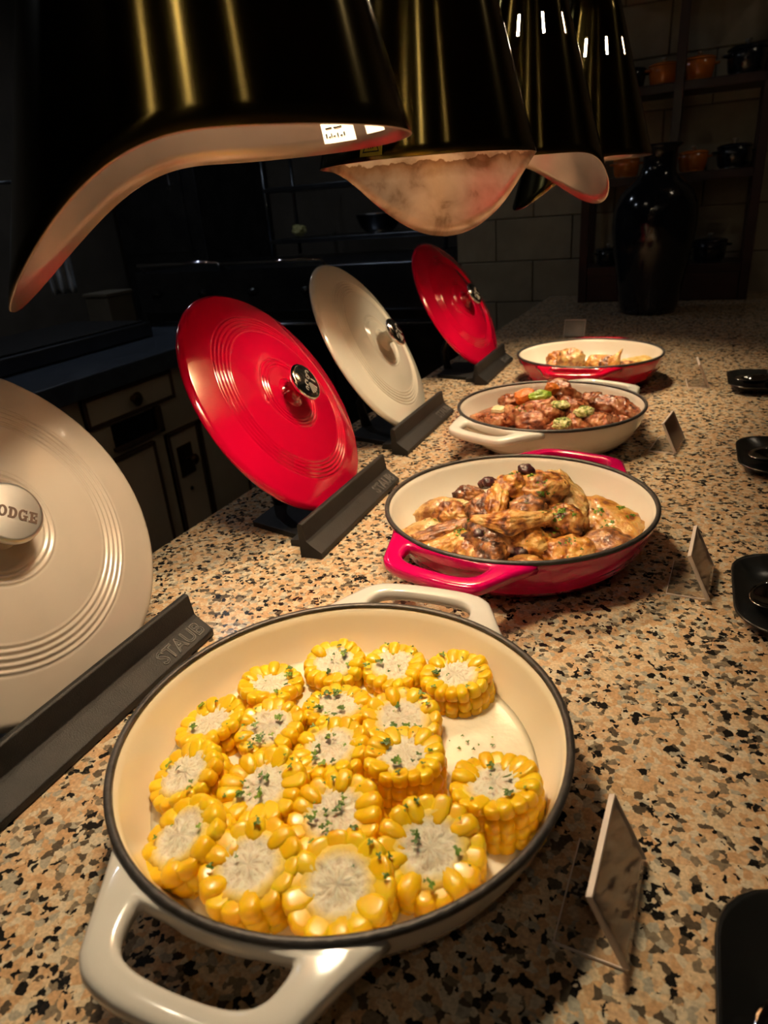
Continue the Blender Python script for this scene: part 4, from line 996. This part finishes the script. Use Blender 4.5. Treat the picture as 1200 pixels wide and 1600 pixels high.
# range against the end wall
rg = thing('cooking_range', 'dark steel cooking range with rails and oven doors', 'range', (-1.75, 3.35, -.9))
box('range_body', -.98, .76, -.34, .5, .02, 1.06, M['dsteel'], rg, .004)
for x0, x1 in ((-.93, -.40), (-.38, .16), (.18, .74)):
    d = box('oven_door', x0, x1, -.362, -.341, .25, .86, M['black_gloss'], rg, .004)
    h = link('handle', tube_me([(x0 + .04, -.366, .80), (x0 + .04, -.395, .80), (x1 - .04, -.395, .80), (x1 - .04, -.366, .80)], .008), M['dsteel'], None); h.parent = d
for x0, x1, z in ((-.92, -.42, 1.10), (-.40, .16, 1.09)): link('front_rail', tube_me([(x0, -.33, 1.06), (x0, -.37, z), (x1, -.37, z), (x1, -.33, 1.06)], .009), M['chrome'], rg)
for k in range(6): lathe('burner_knob', [(0, 0), (.02, 0), (.018, .025), (0, .026)], M['black_gloss'], rg, 20, loc=(-.85 + .3 * k, -.342, .95), rot=(R_(90), 0, 0))
# wire shelf rack with a bowl
sr = thing('steel_shelf_rack', 'open steel shelf rack with bowl against the far kitchen wall', 'shelf rack', (-1.70, 3.75, .165))
for x in (-.52, .52):
    for y in (-.16, .16): link('rack_post', tube_me([(x, y, 0), (x, y, .56)], .010), M['dsteel'], sr)
for z in (.085, .35): box('rack_shelf', -.53, .53, -.17, .17, z - .012, z + .012, M['dsteel'], sr, .003)
bw = thing('steel_bowl', 'dull grey mixing bowl on the lower rack shelf', 'bowl', (-1.60, 3.72, .264))
lathe('bowl_wall', [(0, .002), (.07, .002), (.10, .03), (.125, .09), (.13, .092), (.128, .094), (.122, .09), (.097, .032), (.068, .006), (0, .006)], M['dsteel'], bw, 48); lathe('bowl_rim', [(.127, .092), (.132, .094), (.130, .097), (.126, .096)], M['steel'], bw, 48, closed=True)
cl = meat('crumpled_wrapper', 'crumpled yellow-green wrapper at left of the rack shelf', 'wrapper', None, (-2.08, 3.68, .302), (.04, .035, .03), (0, 0, 0), M['herbcrumb'], 140, 'lump')
jb = thing('cardboard_box', 'small brown carton on the rack right of the bowl', 'carton', (-1.30, 3.76, .264)); box('carton_body', -.06, .06, -.05, .05, .0, .10, M['plastic'], jb, .002); box('carton_flap', -.061, .061, -.05, 0, .101, .104, M['plastic'], jb)
# tall steel cupboard at the left and hanging cloths
cu = thing('steel_cupboard', 'tall grey steel cupboard with door at far left of kitchen', 'cupboard', (-3.06, 3.98, -.9))
box('cupboard_body', -.32, .32, -.3, .5, 0, 2.3, M['dsteel'], cu, .004)
d = box('cupboard_door', -.27, .22, -.318, -.301, 1.12, 2.1, M['dsteel'], cu, .004); h = link('door_handle', tube_me([(.17, -.32, 1.5), (.17, -.35, 1.5), (.17, -.35, 1.75), (.17, -.32, 1.75)], .006), M['chrome'], None); h.parent = d
def cloth(label, loc, wd, ht, seed):
    vs, fs = [], []; n, k = 14, 18
    for j in range(k + 1):
        for i in range(n + 1):
            x = (i / n - .5) * wd * (1 - .25 * (j / k)); z = -ht * j / k
            vs.append((x, .03 * math.sin(i * 1.1 + seed) * (.3 + j / k) + .015 * noise.noise((i * .6, j * .4, seed)), z))
    for j in range(k):
        for i in range(n): fs.append((j * (n + 1) + i, j * (n + 1) + i + 1, (j + 1) * (n + 1) + i + 1, (j + 1) * (n + 1) + i))
    o = link('hanging_cloth', me_from(vs, fs), M['cloth'], None, True, loc, (0, 0, R_(45))); so = o.modifiers.new('thickness', 'SOLIDIFY'); so.thickness = .002
    tag(o, label, 'cloth', 'pale cloths in the dark kitchen')
hk = thing('wall_rail', 'thin steel rail carrying the pale cloths', 'rail', (-2.62, 2.05, .58)); link('rail_bar', tube_me([(-.3, -.35, 0), (.25, .2, 0)], .006), M['dsteel'], hk); link('rail_drop', tube_me([(0, -.05, 0), (0, -.05, 1.27)], .006), M['dsteel'], hk)
cloth('pale blue-white cloth at far left edge behind the nearest lamp', (-2.80, 1.87, .575), .16, .20, 1)
cloth('small pale cloth showing below the nearest lamp rim', (-2.40, 2.22, .575), .12, .42, 4)
